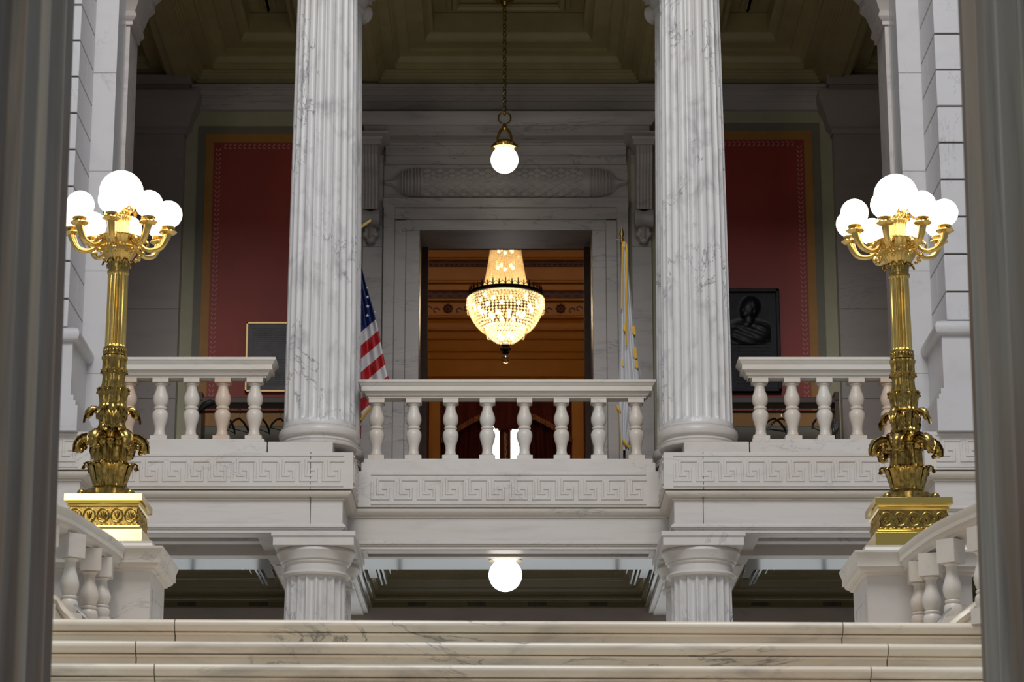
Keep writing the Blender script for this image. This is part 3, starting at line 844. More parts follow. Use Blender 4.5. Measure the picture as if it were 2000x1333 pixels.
# ---- curved balustrades that run from the pedestals towards the viewer
def catmull(P_, n=8):
    out = []
    Q = [P_[0] * 2 - P_[1]] + P_ + [P_[-1] * 2 - P_[-2]]
    for i in range(1, len(Q) - 2):
        for j in range(n):
            t_ = j / n; a, b, c, d = Q[i - 1], Q[i], Q[i + 1], Q[i + 2]
            out.append(.5 * ((2 * b) + (c - a) * t_ + (2 * a - 5 * b + 4 * c - d) * t_ ** 2 + (3 * b - a - 3 * c + d) * t_ ** 3))
    out.append(P_[-1]); return out
def curved(sg):
    nm = 'left' if sg < 0 else 'right'
    dd = 0 if sg < 0 else .15
    if sg < 0: pts = [(236, 1067, 17.24), (207, 1043, 17.05), (156, 1010, 16.78), (118, 990, 16.5), (60, 970, 16.2), (-10, 955, 15.9)]
    else: pts = [(1760, 1074, 17.39), (1795, 1046, 17.2), (1840, 1017, 16.93), (1897, 990, 16.6), (1950, 968, 16.3), (2010, 955, 16.0)]
    if sg < 0: bl = [(197, 1106, 1199, 17.12, 4), (174, 1088, 1208, 16.98, 12), (136, 1059, 1190, 16.72, 45), (84, 1035, 1170, 16.45, 55)]
    else: bl = [(1797, 1114, 1215, 17.27, -4), (1820, 1098, 1217, 17.12, -20), (1860, 1070, 1198, 16.85, -42), (1920, 1045, 1180, 16.5, -55)]
    hw = .13
    C_ = [P(a, b, d) + Vector((sg * hw * .75, hw * .6, 0)) for a, b, d in pts]
    path = catmull(C_, 8)
    if sg > 0: pass
    t = thing('curved_balustrade', (path[0].x, path[0].y, ZL), 'curved marble balustrade sweeping up from the %s lamp pedestal' % nm, 'balustrade', 'curved stair balustrades')
    h = M(40, 1050, 16.8)
    pr = [(-hw * .62, -h), (-hw * .62, -h * .86), (-hw * .78, -h * .74), (-hw * .80, -h * .62), (-hw * .92, -h * .60), (-hw * .92, -h * .34), (-hw * .95, -h * .30), (-hw, -h * .10), (-hw, 0),
          (hw, 0), (hw, -h * .10), (hw * .95, -h * .30), (hw * .92, -h * .34), (hw * .92, -h * .60), (hw * .80, -h * .62), (hw * .78, -h * .74), (hw * .62, -h * .86), (hw * .62, -h)]
    m = MB(); m.sweep([tuple(p) for p in path], pr); m.build('handrail', M_RAIL, t)
    for (px, yt, ybm, D, rot) in bl:
        c = P(px, yt, D); zb_ = Z(ybm, D) - .02
        b = MB(); w_ = M(20, yt, D); hh = c.z - zb_
        R = lambda p: p
        b.box(-w_, w_, -w_, w_, .79 * hh, hh + .06)
        k = w_ / .085; 
        pr2 = [(.06, 0), (.07, .05), (.078, .11), (.072, .17), (.058, .20), (.058, .205), (.066, .215), (.068, .235), (.064, .25), (.052, .258), (.06, .28), (.074, .34), (.08, .40), (.077, .46), (.064, .54), (.050, .62), (.044, .70), (.046, .74), (.058, .76), (.066, .775), (.062, .79)]
        b.lathe([(r * k, z * hh) for r, z in pr2], 0, 0, 32)
        b.box(-w_ * .95, w_ * .95, -w_ * .95, w_ * .95, -.10, 0)
        o = b.build('baluster', M_BAL, t, local=True)
        o.location = (c.x - t.location.x, D + w_ - t.location.y, zb_ - t.location.z); o.rotation_euler = (0, 0, math.radians(rot))
    # swept kerb in front of the feet
    if sg < 0: kp = [(172, 1214, 16.72), (152, 1192, 16.72), (130, 1168, 16.72), (100, 1158, 16.7), (50, 1152, 16.7), (0, 1148, 16.7)]
    else: kp = [(1830, 1222, 16.80), (1858, 1197, 16.80), (1885, 1178, 16.80), (1915, 1168, 16.78), (1950, 1158, 16.78), (2010, 1150, 16.78)]
    path = catmull([P(*k_) + Vector((sg * .06, .06, 0)) for k_ in kp], 6)
    m = MB(); pr = [(s_ * 1.5, z_) for s_, z_ in [(-.07, -.16), (-.07, -.10), (-.06, -.085), (-.075, -.07), (-.085, -.04), (-.075, -.012), (-.05, 0), (.05, 0), (.075, -.012), (.085, -.04), (.075, -.07), (.06, -.085), (.07, -.10), (.07, -.16)]]
    m.sweep([tuple(p) for p in path], pr); m.build('kerb', M_STEP, t)
    q = [(165, 1203), (148, 1184)] if sg < 0 else [(1834, 1214), (1854, 1192)]  # steel sliver drawn in for the bright highlight along the kerb edge
    a, b = P(*q[0], 16.60 + dd * .5), P(*q[1], 16.58 + dd * .5)
    m = MB(); m.tube([a - (b - a) * .3, a, b, b + (b - a) * .2], [.006, .010, .010, .006], 8)
    o = m.build('kerb_highlight', M_STEEL, None); tag(o, 'thin metal sliver standing for the kerb highlight low beside the %s curved balustrade' % nm, 'handrail')
curved(-1); curved(1)
# ================================================================== BRASS LAMPS
def leaf(m, cx, cy, ang, r0, z0, h, curl, w, lobes=4, droop=.5, nu=8, nv=7, lean=.0):
    """acanthus leaf rising from (r0,z0), curling outwards at its tip"""
    ca, sa = math.cos(ang), math.sin(ang)
    def f(u, v):
        # u along the leaf, v across -1..1
        vv = v * 2 - 1
        wid = w * (.72 + .38 * math.sin(PI * min(1, u * 1.15)) if u < .86 else (.72 + .38 * math.sin(PI * .989)) * math.sqrt(max(0.02, 1 - ((u - .86) / .145) ** 2))) * (1 - .16 * abs(math.sin(u * lobes * PI)))
        if u < .62:
            q = u / .62; r = r0 + lean * q + curl * .12 * q * q; z = z0 + h * q
        else:
            q = (u - .62) / .38; a = q * PI * 1.05
            r = r0 + lean + curl * .12 + curl * .5 * (1 - math.cos(a)) * .95; z = z0 + h + curl * .32 * math.sin(a) - droop * curl * q * q
        r -= .25 * w * abs(vv) ** 1.5 * (.6 if u < .62 else -.2)
        r += .10 * w * math.cos(vv * PI * 2.5)
        t = vv * wid
        return (cx + r * ca - t * sa, cy + r * sa + t * ca, z)
    m.grid(f, nu, nv)
    m.grid(lambda u, v: tuple(a - b for a, b in zip(f(u, v), (.007 * ca, .007 * sa, 0))), nu, nv, flip=True)

def lamp(sg):
    nm = 'left' if sg < 0 else 'right'
    cx, cy, zb, xa, xb, ya, yb, zt = PED[sg]
    D = cy
    dy = 0 if sg < 0 else 7
    kk = M(1, 800, D)
    zz = lambda py: Z(py + dy, D)
    def yz(py):   # height on the lamp axis
        return Z(py + dy, D)
    t = thing('candelabra_lamp', (cx, cy, zb), 'tall polished brass candelabra lamp with lit white globes, on the %s pedestal' % nm, 'lamp', 'brass candelabra lamps on the stair pedestals')
    # square base: heights read on its front face
    Df = D - .24
    zf = lambda py: Z(py + dy, Df)
    m = MB()
    hb = M(73, 1040, Df) * .5 * 2
    q = .235
    slab = .275
    m.box(cx - slab, cx + slab, cy - slab, cy + slab, zb, zf(1035.5))
    m.sweep([(cx - q, cy - q), (cx + q, cy - q), (cx + q, cy + q), (cx - q, cy + q)], [(-.03, zf(1036)), (.035, zf(1036)), (.03, zf(1032)), (.018, zf(1030)), (.018, zf(1027)), (.008, zf(1024)), (-.03, zf(1024))], closed=True)
    m.sweep([(cx - q, cy - q), (cx + q, cy - q), (cx + q, cy + q), (cx - q, cy + q)], [(-.03, zf(990)), (.006, zf(990)), (.01, zf(986)), (.004, zf(983)), (.012, zf(980)), (.031, zf(979)), (.031, zf(966)), (-.03, zf(966))], closed=True)
    m.box(cx - q - .0, cx + q + .0, cy - q, cy + q, zf(968), zf(966))
    m.build('plinth', M_PLINTH, t, bevel=.0015)
    m = MB(); m.box(cx - q + .006, cx + q - .006, cy - q + .006, cy + q - .006, zf(1026), zf(988))
    # ornament band: rings, palmettes
    zc = (zf(1024) + zf(990)) / 2; hh = (zf(990) - zf(1024)) / 2 * .82
    for (ux, uy, ox, oy) in ((1, 0, 0, -q + .004), (-1, 0, 0, q - .004), (0, 1, q - .004, 0), (0, -1, -q + .004, 0)):
        nrm = Vector((uy, -ux, 0)); U = Vector((ux, uy, 0)); O = Vector((cx + ox, cy + oy, zc))
        for i in range(5):
            c = O + U * ((i - 2) * .094)
            rr = .040
            m.tube([c + U * (rr * math.cos(a)) + Vector((0, 0, hh * .95 * math.sin(a))) + nrm * .003 for a in [2 * PI * j / 16 for j in range(16)]], .006, 6, closed=True)
            for j in range(-2, 3) if i % 2 == 0 else (-1, 0, 1):
                a = PI / 2 + j * .5; m.tube([c - Vector((0, 0, hh * .5)) + nrm * .004, c + U * (.02 * math.cos(a)) + Vector((0, 0, -hh * .5 + hh * .55 * math.sin(a))) + nrm * .008, c + U * (.034 * math.cos(a)) + Vector((0, 0, -hh * .4 + hh * 1.0 * math.sin(a))) + nrm * .003], [.003, .006, .003], 6)
            m.sphere(c + U * .047 + nrm * .004, .009, 8, 6); m.sphere(c + U * .02 - Vector((0, 0, hh * .6)) + nrm * .004, .006, 8, 6); m.sphere(c - U * .02 - Vector((0, 0, hh * .6)) + nrm * .004, .006, 8, 6)
    m.build('ornament_band', M_BRASSD, t)
    # foot with curled corner leaves
    m = MB()
    m.lathe([(.17, zf(966) - .002), (.172, yz(962)), (.15, yz(958)), (.135, yz(955)), (.10, yz(953))], cx, cy, 32, ribs=16, rib=.03)
    for i in range(4):
        a = PI / 4 + i * PI / 2
        m.sphere((cx + .235 * math.cos(a), cy + .235 * math.sin(a), zf(966) + .024), .03, 12, 8, sz=.9)
        m.tube([(cx + .12 * math.cos(a), cy + .12 * math.sin(a), zf(966) + .02), (cx + .18 * math.cos(a), cy + .18 * math.sin(a), zf(966) + .012), (cx + .235 * math.cos(a), cy + .235 * math.sin(a), zf(966) + .02)], [.03, .02, .018], 8)
    m.build('foot', M_BRASSD, t)
    # stem: stacked cups and bells
    k = kk
    m = MB()
    prof = [(30, 956), (31, 952), (29, 945), (31, 935), (36, 920), (42, 909), (33, 907), (31, 900), (30, 880), (28, 868), (25, 858), (26, 850), (25, 842), (27, 836), (24, 830), (26, 820), (29, 806), (31, 799), (27, 796), (25, 790), (27, 775), (31, 763), (32, 761), (24, 759), (22, 750), (21, 735), (25, 727), (26, 724.5), (23, 723), (22.5, 712), (23, 704), (25, 701), (24, 698), (21.5, 697)]
    m.lathe([(r * k, yz(y)) for r, y in prof], cx, cy, 144, ribs=20, rib=.045)
    m.build('stem', M_BRASSD, t)
    m = MB()
    for i in range(8):
        a = i * PI / 4 + (PI / 8 if sg > 0 else 0) + .2
        leaf(m, cx, cy, a, 31 * k, yz(954), yz(916) - yz(954), .05, 14 * k, lean=.03, droop=.1)
        leaf(m, cx, cy, a + PI / 8, 33 * k, yz(948), yz(912) - yz(948), .045, 10 * k, lean=.035, droop=.2)
        leaf(m, cx, cy, a, 24 * k, yz(830), yz(806) - yz(830), .055, 10 * k, droop=.5)
        leaf(m, cx, cy, a + PI / 8, 25 * k, yz(792), yz(766) - yz(792), .03, 9 * k, droop=.2)
        leaf(m, cx, cy, a, 21 * k, yz(756), yz(730) - yz(756), .02, 8 * k, droop=.2)
        leaf(m, cx, cy, a + PI / 8, 25 * k, yz(852), yz(843) - yz(852), .05, 8 * k, droop=.6)
    for i in range(4):
        a = i * PI / 2 + (PI / 4 if sg > 0 else 0) + .15
        leaf(m, cx, cy, a, 24 * k, yz(836), yz(812) - yz(836), .105, 14 * k, droop=.5, nu=12)
        V_ = lambda r, y_: Vector((cx + r * k * math.cos(a), cy + r * k * math.sin(a), yz(y_)))
        pp = catmull([V_(24, 812), V_(33, 801), V_(43, 804), V_(47, 812), V_(43, 818)], 4); n_ = len(pp)
        m.tube(pp, [.016 + .012 * math.sin(PI * min(1, j / (n_ - 1))) + .002 * (-1) ** j for j in range(n_)], 8)
    m.build('leaves', M_BRASSD, t, sharp=60)
    m = MB()
    for i in range(6):
        a = i * PI / 3 + .1 + (0 if sg < 0 else .0)
        leaf(m, cx, cy, a, 27 * k, yz(884), yz(860) - yz(884), .150, 21 * k, droop=.55, lobes=6, nu=16, nv=9)
        V_ = lambda r, y_: Vector((cx + r * k * math.cos(a), cy + r * k * math.sin(a), yz(y_)))
        pp = catmull([V_(27, 872), V_(35, 861), V_(47, 858), V_(59, 863), V_(64, 874), V_(60, 884)], 4); n_ = len(pp)
        m.tube(pp, [.020 + .022 * math.sin(PI * min(1, j / (n_ - 1) * .8 + .1)) + .003 * (-1) ** j for j in range(n_)], 9)
        for j in range(5):
            q_ = j / 4; r = 36 * k + .075 * q_; aa = a + .12 * (-1) ** j
            m.sphere((cx + r * math.cos(aa), cy + r * math.sin(aa), yz(862) + .012 - .09 * q_ ** 1.6), .026 - .002 * j, 10, 7)
    m.build('scrolled_leaf_collar', M_BRASSD, t, sharp=60)
    # fluted shaft with its bands
    m = MB(); z0, z1 = yz(679), yz(537)
    m.fluted([(21.3 * k, yz(681), 0), (20.8 * k, z0, 0), (20.6 * k, z0 + .012, 1), (19.0 * k, z1 - .012, 1), (19.2 * k, z1, 0), (19.6 * k, yz(535), 0)], cx, cy, 18, .17, 8)
    m.build('fluted_shaft', M_BRASS, t)
    m = MB()
    m.lathe([(21.5 * k, yz(697)), (23.5 * k, yz(696)), (23.5 * k, yz(693)), (21 * k, yz(692)), (20.5 * k, yz(686)), (22.5 * k, yz(684)), (23 * k, yz(681)), (21 * k, yz(680))], cx, cy, 48)
    for i in range(20):
        a = 2 * PI * i / 20; m.sphere((cx + 21 * k * math.cos(a), cy + 21 * k * math.sin(a), (yz(692) + yz(686)) / 2), .011, 8, 6, sz=1.7)
    m.build('lower_collar', M_BRASSD, t, sharp=60)
    m = MB()
    m.lathe([(19.6 * k, yz(536)), (21.5 * k, yz(535)), (21.5 * k, yz(531)), (19 * k, yz(530)), (18.5 * k, yz(520)), (20 * k, yz(513)), (24 * k, yz(508))], cx, cy, 48)
    for i in range(8):
        leaf(m, cx, cy, i * PI / 4 + .1, 19 * k, yz(529), yz(514) - yz(529), .045, 7.5 * k, droop=.4)
    m.build('upper_collar', M_BRASSD, t, sharp=60)
    # bowl
    m = MB()
    m.lathe([(22 * k, yz(512)), (25 * k, yz(508)), (28 * k, yz(503)), (33 * k, yz(496)), (35 * k, yz(491)), (35 * k, yz(488)), (36.5 * k, yz(486)), (37 * k, yz(484)), (41 * k, yz(478)), (45 * k, yz(472)), (47.5 * k, yz(470)), (47.5 * k, yz(467)), (45 * k, yz(466)), (25 * k, yz(465)), (22 * k, yz(463)), (22 * k, yz(461)), (19 * k, yz(459))], cx, cy, 120, ribs=24, rib=.016)
    for i in range(32):
        a = 2 * PI * i / 32; m.sphere((cx + 36.5 * k * math.cos(a), cy + 36.5 * k * math.sin(a), yz(486)), .012, 6, 5)
    m.build('bowl', M_BRASS, t)
    # vase under the large globe
    m = MB()
    m.lathe([(21 * k, yz(463)), (19 * k, yz(459)), (17.5 * k, yz(455)), (17.5 * k, yz(440)), (18.5 * k, yz(430)), (22 * k, yz(426)), (22 * k, yz(424)), (19 * k, yz(421)), (20 * k, yz(414)), (26 * k, yz(409)), (26 * k, yz(406)), (21 * k, yz(405)), (20 * k, yz(400))], cx, cy, 128, ribs=16, rib=.07)
    for i in range(10): leaf(m, cx, cy, i * PI / 5, 18 * k, yz(424), yz(410) - yz(424), .055, 11 * k, droop=.6)
    m.build('vase', M_BRASS, t, sharp=60)
    g = MB(); R = M(43, 376, D)
    g.sphere((cx, cy, yz(376) - .0), R, 40, 24); g.build('globe', M_GLOBE, t)
    # arms
    RA = M(94, 420, D); rg = M(27, 420, D); zg = yz(420)
    rot = -PI / 2 + (PI / 8 if sg > 0 else math.radians(-1.5))
    for i in range(8):
        a = rot + i * PI / 4; ca, sa = math.cos(a), math.sin(a)
        L = lambda r, z: (cx + r * ca, cy + r * sa, z)
        ztop = zg - rg * .86
        pts = catmull([Vector(L(*p)) for p in ((.150, yz(478)), (.185, yz(487)), (.235, yz(490)), (.295, yz(484)), (RA - .012, yz(468)), (RA, ztop - .055))], 5)
        n = len(pts)
        m = MB(); m.tube(pts, [.013 + .018 * (j / (n - 1)) ** 1.4 for j in range(n)], 12)
        m.tube(catmull([Vector(L(*p)) for p in ((.19, yz(488)), (.205, yz(479)), (.19, yz(473)), (.176, yz(476)))], 4), .009, 8)
        m.sphere(L(.182, yz(472)), .015, 8, 6); m.sphere(L(.17, yz(497)), .018, 8, 6); m.sphere(L(.145, yz(502)), .014, 8, 6)
        arm = m.build('arm', M_BRASS, t)
        m = MB(); x_, y_, _z = L(RA, 0)
        b = ztop
        m.lathe([(.030, b - .068), (.054, b - .058), (.064, b - .050), (.062, b - .044), (.036, b - .040), (.034, b - .030), (.046, b - .026), (.050, b - .012), (.042, b - .006), (.040, b - .002), (.047, b + .004), (.049, b + .016), (.040, b + .022)], x_, y_, 48, ribs=8, rib=.04)
        m.build('cup', M_BRASS, arm)
        m = MB(); m.sphere((x_, y_, zg), rg, 32, 18); m.build('globe', M_GLOBE, arm)
lamp(-1); lamp(1)

# ================================================================== PENDANT GLOBES
def pendant(px, pyc, rpx, D, ztop, label, fancy=True):
    c = P(px, pyc, D); r = M(rpx, pyc, D)
    t = thing('pendant_lamp', (c.x, D, ztop), label, 'pendant lamp', 'globe pendant lamps hung on the centre line')
    m = MB(); m.sphere(c, r, 40, 24); m.build('globe', M_GLOBEC, t)
    m = MB(); zr = c.z + r * .86
    m.lathe([(r * .55, zr - .01), (r * .98, zr + .0), (r * 1.0, zr + .02), (r * .88, zr + .035), (r * .92, zr + .05), (r * .70, zr + .07), (r * .66, zr + .10), (r * .5, zr + .11)], c.x, D, 36)
    for i in range(20):
        a = 2 * PI * i / 20; m.sphere((c.x + r * .93 * math.cos(a), D + r * .93 * math.sin(a), zr + .03), .014, 6, 5)
    for i in range(4):
        a = PI / 4 + i * PI / 2
        m.tube([(c.x + rr * math.cos(a), D + rr * math.sin(a), zr + z_) for rr, z_ in ((r * .72, .06), (r * .74, .12), (r * .62, .20), (r * .38, .26), (.02, .29))], .012, 8)
    m.lathe([(.03, zr + .26), (.045, zr + .29), (.03, zr + .33), (.02, zr + .36)], c.x, D, 20)
    m.build('fitter', M_BRASS, t)
    z0 = zr + .36
    m = MB()
    m.tube([(c.x + .085 * math.cos(a), D, z0 + .08 + .085 * math.sin(a)) for a in [2 * PI * i / 20 for i in range(20)]], .012, 8, closed=True)
    z = z0 + .16; k = 0
    while z < ztop - .03:
        u = Vector((1, 0, 0)) if k % 2 else Vector((0, 1, 0)); u = (u + Vector((.5, .5, 0)) * (1 if k % 2 else -1)).normalized()
        m.tube([Vector((c.x, D, z)) + u * (.022 * math.cos(a)) + Vector((0, 0, .040 * math.sin(a))) for a in [2 * PI * i / 12 for i in range(12)]], .0075, 6, closed=True)
        z += .060; k += 1
    m.build('chain', M_BRASSD, t)
    m = MB(); m.lathe([(.03, ztop - .12), (.06, ztop - .07), (.13, ztop - .04), (.15, ztop)], c.x, D, 24); m.build('ceiling_rose', M_BRASSD, t)
pendant(985.5, 312.5, 27, 33.6, ZUC - .0, 'white globe pendant lamp on a long brass chain, above the balcony doorway')
pendant(987, 1124, 32.5, 31.03, ZLC, 'white globe lamp under the balcony, its top hidden by the centre beam')

# ================================================================== DOOR CASE
DC = DB
def dz(py, d=0): return Z(py, DC - d)
def dx(px, py=500, d=0): return X(px, py, DC - d)
t = thing('door_case', (0, DC, ZUF), 'tall carved marble door case with scroll brackets and cornice around the amber room doorway', 'door case')
m = MB()
for sg in (-1, 1):
    a = abs(dx(819, 600)); b = abs(dx(748, 600))
    px = lambda p: (p if sg < 0 else 2 * 988 - p)
    for (p0, p1, d) in ((819, 792, .10), (792, 770, .13), (770, 748, .17)):
        x0, x1 = sorted((dx(px(p0), 600), dx(px(p1), 600)))
        m.box(x0, x1, DC - d, DC, ZUF, dz(450, .1) if p0 == 819 else dz(430 if p0 == 792 else 405, .13))
x0, x1 = dx(819, 600), dx(1157, 600)
m.box(dx(770, 500), dx(1206, 500), DC - .13, DC, dz(428, .13), dz(405, .13)); m.box(dx(792, 500), dx(1184, 500), DC - .10, DC, dz(450, .1), dz(428, .1))
m.box(dx(748, 500), dx(1228, 500), DC - .17, DC, dz(405, .17), dz(386, .17))
m.build('architrave', M_DOORM, t, bevel=.008)
m = MB()   # pulvinated frieze with bound ends
zlo, zhi = dz(380, .2), dz(324, .2); n = 10
xa, xb = dx(752, 350, .2), dx(1224, 350, .2)
pf = [(0, zlo)] + [(.06 + .10 * math.sin(PI * i / n), zlo + (zhi - zlo) * i / n) for i in range(n + 1)] + [(0, zhi)]
def fr_piece(x0, x1, s0=1.0, s1=1.0):
    A = []; B = []; zc = (zlo + zhi) / 2
    for d, z in pf:
        A.append(m.v((x0, DC - .03 - d * (s0 if s0 > .5 else .6), zc + (z - zc) * s0))); B.append(m.v((x1, DC - .03 - d * (s1 if s1 > .5 else .6), zc + (z - zc) * s1)))
    k = len(pf)
    for i in range(k): m.face([A[i], A[(i + 1) % k], B[(i + 1) % k], B[i]])
    m.face(A[::-1]); m.face(B)
fr_piece(xa + .55, xb - .55)
for e, s_ in ((xa, 1), (xb, -1)):
    lst = [(0.0, .16), (.08, .22), (.12, .34), (.17, .60), (.24, .80), (.33, .93), (.43, .99), (.55, 1.0)]
    for (u0, a0), (u1, a1) in zip(lst, lst[1:]):
        p, q = e + s_ * u0, e + s_ * u1
        if p < q: fr_piece(p, q, a0, a1)
        else: fr_piece(q, p, a1, a0)
    for j in range(7):
        u = .24 + j * .045; zc = (zlo + zhi) / 2; hgt = (zhi - zlo) / 2 * (.82 + .18 * min(1, j / 4))
        m.tube([(e + s_ * u, DC - .095 - .105 * math.cos(a), zc + hgt * math.sin(a)) for a in [-PI / 2 + PI * i / 8 for i in range(9)]], .010, 5)
# overlapping bay leaves on the roll
rnd = random.Random(3)
x = xa + .60; c_ = 0
while x < xb - .6:
    for j in range(5):
        v = (j + (.5 if c_ % 2 else 0)) / 5 + .06; zc = zlo + (zhi - zlo) * v
        if v > .95: continue
        d = .095 + .098 * math.sin(PI * v)
        s_ = -1 if x > 0 else 1
        a = [(x - .065 * s_, 0), (x, .035), (x + .05 * s_, 0), (x, -.035)]
        vs = [m.v((p, DC - d - (.004 if i in (0,) else .014), zc + q)) for i, (p, q) in enumerate(a)]
        m.face(vs if s_ < 0 else vs[::-1])
    x += .085; c_ += 1
m.box(xa - .02, xb + .02, DC - .05, DC, zlo - .10, zhi + .14)
m.build('leaf_frieze', M_DOORM, t, sharp=25)
m = MB()
m.sweep([(xa, DC), (xb, DC)], [(0, zhi + .06), (.10, zhi + .06), (.10, dz(305, .1)), (.13, dz(304, .13)), (.13, dz(284, .15)), (.16, dz(283, .16)), (.18, dz(278, .2)), (.24, dz(276, .24)), (.26, dz(264, .3)), (0, dz(264, .3))])
xl, xr = dx(700, 240, .55), dx(1280, 240, .55)
zc0 = dz(261, .55); zc1 = dz(216, .6)
pr = [(0, zc0), (.30, zc0), (.30, zc0 + .03), (.32, zc0 + .04), (.32, zc0 + .13), (.345, zc0 + .14), (.38, zc0 + .19), (.40, zc0 + .24), (.40, zc1), (0, zc1)]
m.sweep([(xl + .4 , DC), (xl + .4, DC - .18), (xr - .4, DC - .18), (xr - .4, DC)], pr)
m.box(xl + .39, xr - .39, DC - .2, DC, zc0, zc1)
m.build('cornice', M_DOORM, t)
for sg in (-1, 1):
    pxa = lambda p: (p if sg < 0 else 2 * 990.5 - p)
    m = MB()
    w0 = sorted((dx(pxa(707), 350, .4), dx(pxa(739), 350, .4)))
    xc = (w0[0] + w0[1]) / 2; hw = (w0[1] - w0[0]) / 2
    zt_, zm, zl = dz(282, .5), dz(411, .34), dz(437, .25)
    # S-shaped fluted bracket: outline in (depth, z)
    out = [(.50, zt_), (.52, zt_ - .15), (.46, zt_ - .30), (.36, zt_ - .46), (.30, zt_ - .62), (.28, zm + .04)]
    for i in range(len(out) - 1):
        (d0, z0), (d1, z1) = out[i], out[i + 1]
        A = [(-hw, 0)]; nfl = 5; cols = 30
        def row(d, z): return [m.v((xc - hw + 2 * hw * c / cols, DC - d + (.014 * abs(math.sin(PI * nfl * c / cols))), z)) for c in range(cols + 1)]
        r0 = row(d0, z0); r1 = row(d1, z1)
        for c in range(cols): m.face([r0[c], r1[c], r1[c + 1], r0[c + 1]])
        for s_, xx in ((-1, xc - hw), (1, xc + hw)):
            q = [m.v((xx, DC - d0, z0)), m.v((xx, DC - d1, z1)), m.v((xx, DC, z1)), m.v((xx, DC, z0))]
            m.face(q if s_ > 0 else q[::-1])
    # roll and drop leaf
    rr = (zm - zl) / 2 + .04; zc = (zm + zl) / 2
    rings = []
    for u in (-1.12, -1.0, -.6, 0, .6, 1.0, 1.12):
        k_ = rr * (1.0 if abs(u) < .9 and abs(u) > .3 else (.85 if abs(u) < .3 else 1.08))
        rings.append([m.v((xc + hw * u, DC - .22 + k_ * math.cos(a), zc + k_ * math.sin(a))) for a in [2 * PI * i / 20 for i in range(20)]])
    for a_, b_ in zip(rings, rings[1:]):
        for i in range(20): m.face([a_[i], b_[i], b_[(i + 1) % 20], a_[(i + 1) % 20]])
    m.face(rings[0][::-1]); m.face(rings[-1])
    m.grid(lambda u, v: (xc + (v * 2 - 1) * hw * (1 - .45 * u ** 2) * (1 + .08 * math.cos(u * 18)), DC - .05 - .16 * math.cos((v * 2 - 1) * 1.3) * (1 - .4 * u) - .015 * math.cos((v * 2 - 1) * 9), zl + .03 - u * .27), 10, 12)
    m.sphere((xc, DC - .15, zl - .22), .06, 10, 8, sz=.8)
    m.sphere((xc - hw * .6, DC - .12, zl - .12), .05, 10, 8); m.sphere((xc + hw * .6, DC - .12, zl - .12), .05, 10, 8)
    # cap of bracket
    m.sweep([(xc - hw, DC), (xc - hw, DC - .50), (xc + hw, DC - .50), (xc + hw, DC)], [(-.02, zt_ - .01), (.03, zt_ - .01), (.03, zt_ + .05), (.05, zt_ + .06), (.06, zt_ + .10), (.14, dz(264, .55)), (.16, zc0), (-.02, zc0)])
    m.build('bracket', M_DOORM, t)
    m = MB(); x0, x1 = sorted((dx(pxa(708), 500, .06), dx(pxa(747), 500, .06)))
    m.box(x0, x1, DC - .07, DC, ZUF, dz(482, .07)); m.box(x0 , x1, DC - .05, DC, dz(482, .05), zt_)
    m.build('pilaster_strip', M_DOORM, t, bevel=.006)
# reveal of the opening, dark wooden inner frame
mb = MB()
for s_, x_ in ((-1, XDL), (1, XDR)): mb.box(x_, x_ + s_ * .02, DB - .02, DB + .88, ZUF, ZDT + .02)
mb.box(XDL, XDR, DB - .02, DB + .88, ZDT, ZDT + .02); struct('door_reveal', mb, M_DOORM)
zdi = Z(485, DB + .88)
mb = MB()
xi0, xi1 = X(836, 600, DB + .9), X(1141, 600, DB + .9)
mb.box(XDL - .3, xi0, DB + .80, DB + .98, ZUF, ZDT + .1); mb.box(xi1, XDR + .3, DB + .80, DB + .98, ZUF, ZDT + .1)
mb.box(XDL - .3, XDR + .3, DB + .80, DB + .98, zdi, ZDT + .1)
mb.box(XDL - .1, XDR + .1, DB + .74, DB + .80, zdi + .02, zdi + .05)
struct('door_frame', mb, mat('dark_matt_wood', (.05, .024, .014), .75, noise=.2), bevel=.01)

# ================================================================== STATE ROOM
DR = 44.0
def rz(py, d=0): return Z(py, DR - d)
mb = MB(); mb.box(-5, 5, DR, DR + .3, ZUF, rz(840)); mb.box(-5, -1.08, DR, DR + .3, rz(840), 19)
mb = MB()
wx0, wx1 = X(958, 880, DR), X(1020, 880, DR)
wz = rz(826)
mb.box(-5, wx0, DR, DR + .3, ZUF - .2, 18); mb.box(wx1, 5, DR, DR + .3, ZUF - .2, 18); mb.box(wx0, wx1, DR, DR + .3, wz, 18)
struct('wall_room_back', mb, M_ROOMW)
for sg, nm in ((-1, 'left'), (1, 'right')):
    mb = MB(); mb.box(sg * 4.4, sg * 4.6, DB + 1.0, DR, ZUF - .2, 18); struct('wall_room_' + nm, mb, M_ROOMW)
mb = MB(); mb.box(-5, 5, DB + .9, DR + .3, 17.0, 17.2); struct('ceiling_room', mb, M_ROOMW)
mb = MB(); mb.box(-7, 7, DR - .01 + .31, DR + .5, ZUF - .2, ZUF); struct('floor_room_sill', mb, M_WOOD)
mb = MB()
def band(py0, py1, d, m_=None): mb.box(-4.4, 4.4, DR - d, DR, rz(py1, d), rz(py0, d))
for a, b, d in ((470, 503, .42), (503, 507, .38), (521, 548, .30), (548, 552, .34), (555, 567, .27), (590, 617, .12), (583, 587, .20), (617, 621, .16), (641, 645, .10), (660, 663, .06), (684, 687, .08), (700, 702, .05), (733, 736, .07)):
    band(a, b, d)
struct('trim_2', mb, M_ROOMW, bevel=.01)
mb = MB(); band(508, 520, .28); band(567, 582, .18); band(585, 589, .17); struct('trim_3', mb, M_ROOMD)
mb = MB()
for i in range(-24, 25):
    x = i * .17; mb.box(x - .035, x + .035, DR - .21, DR - .18, rz(578, .2), rz(571, .2)); 
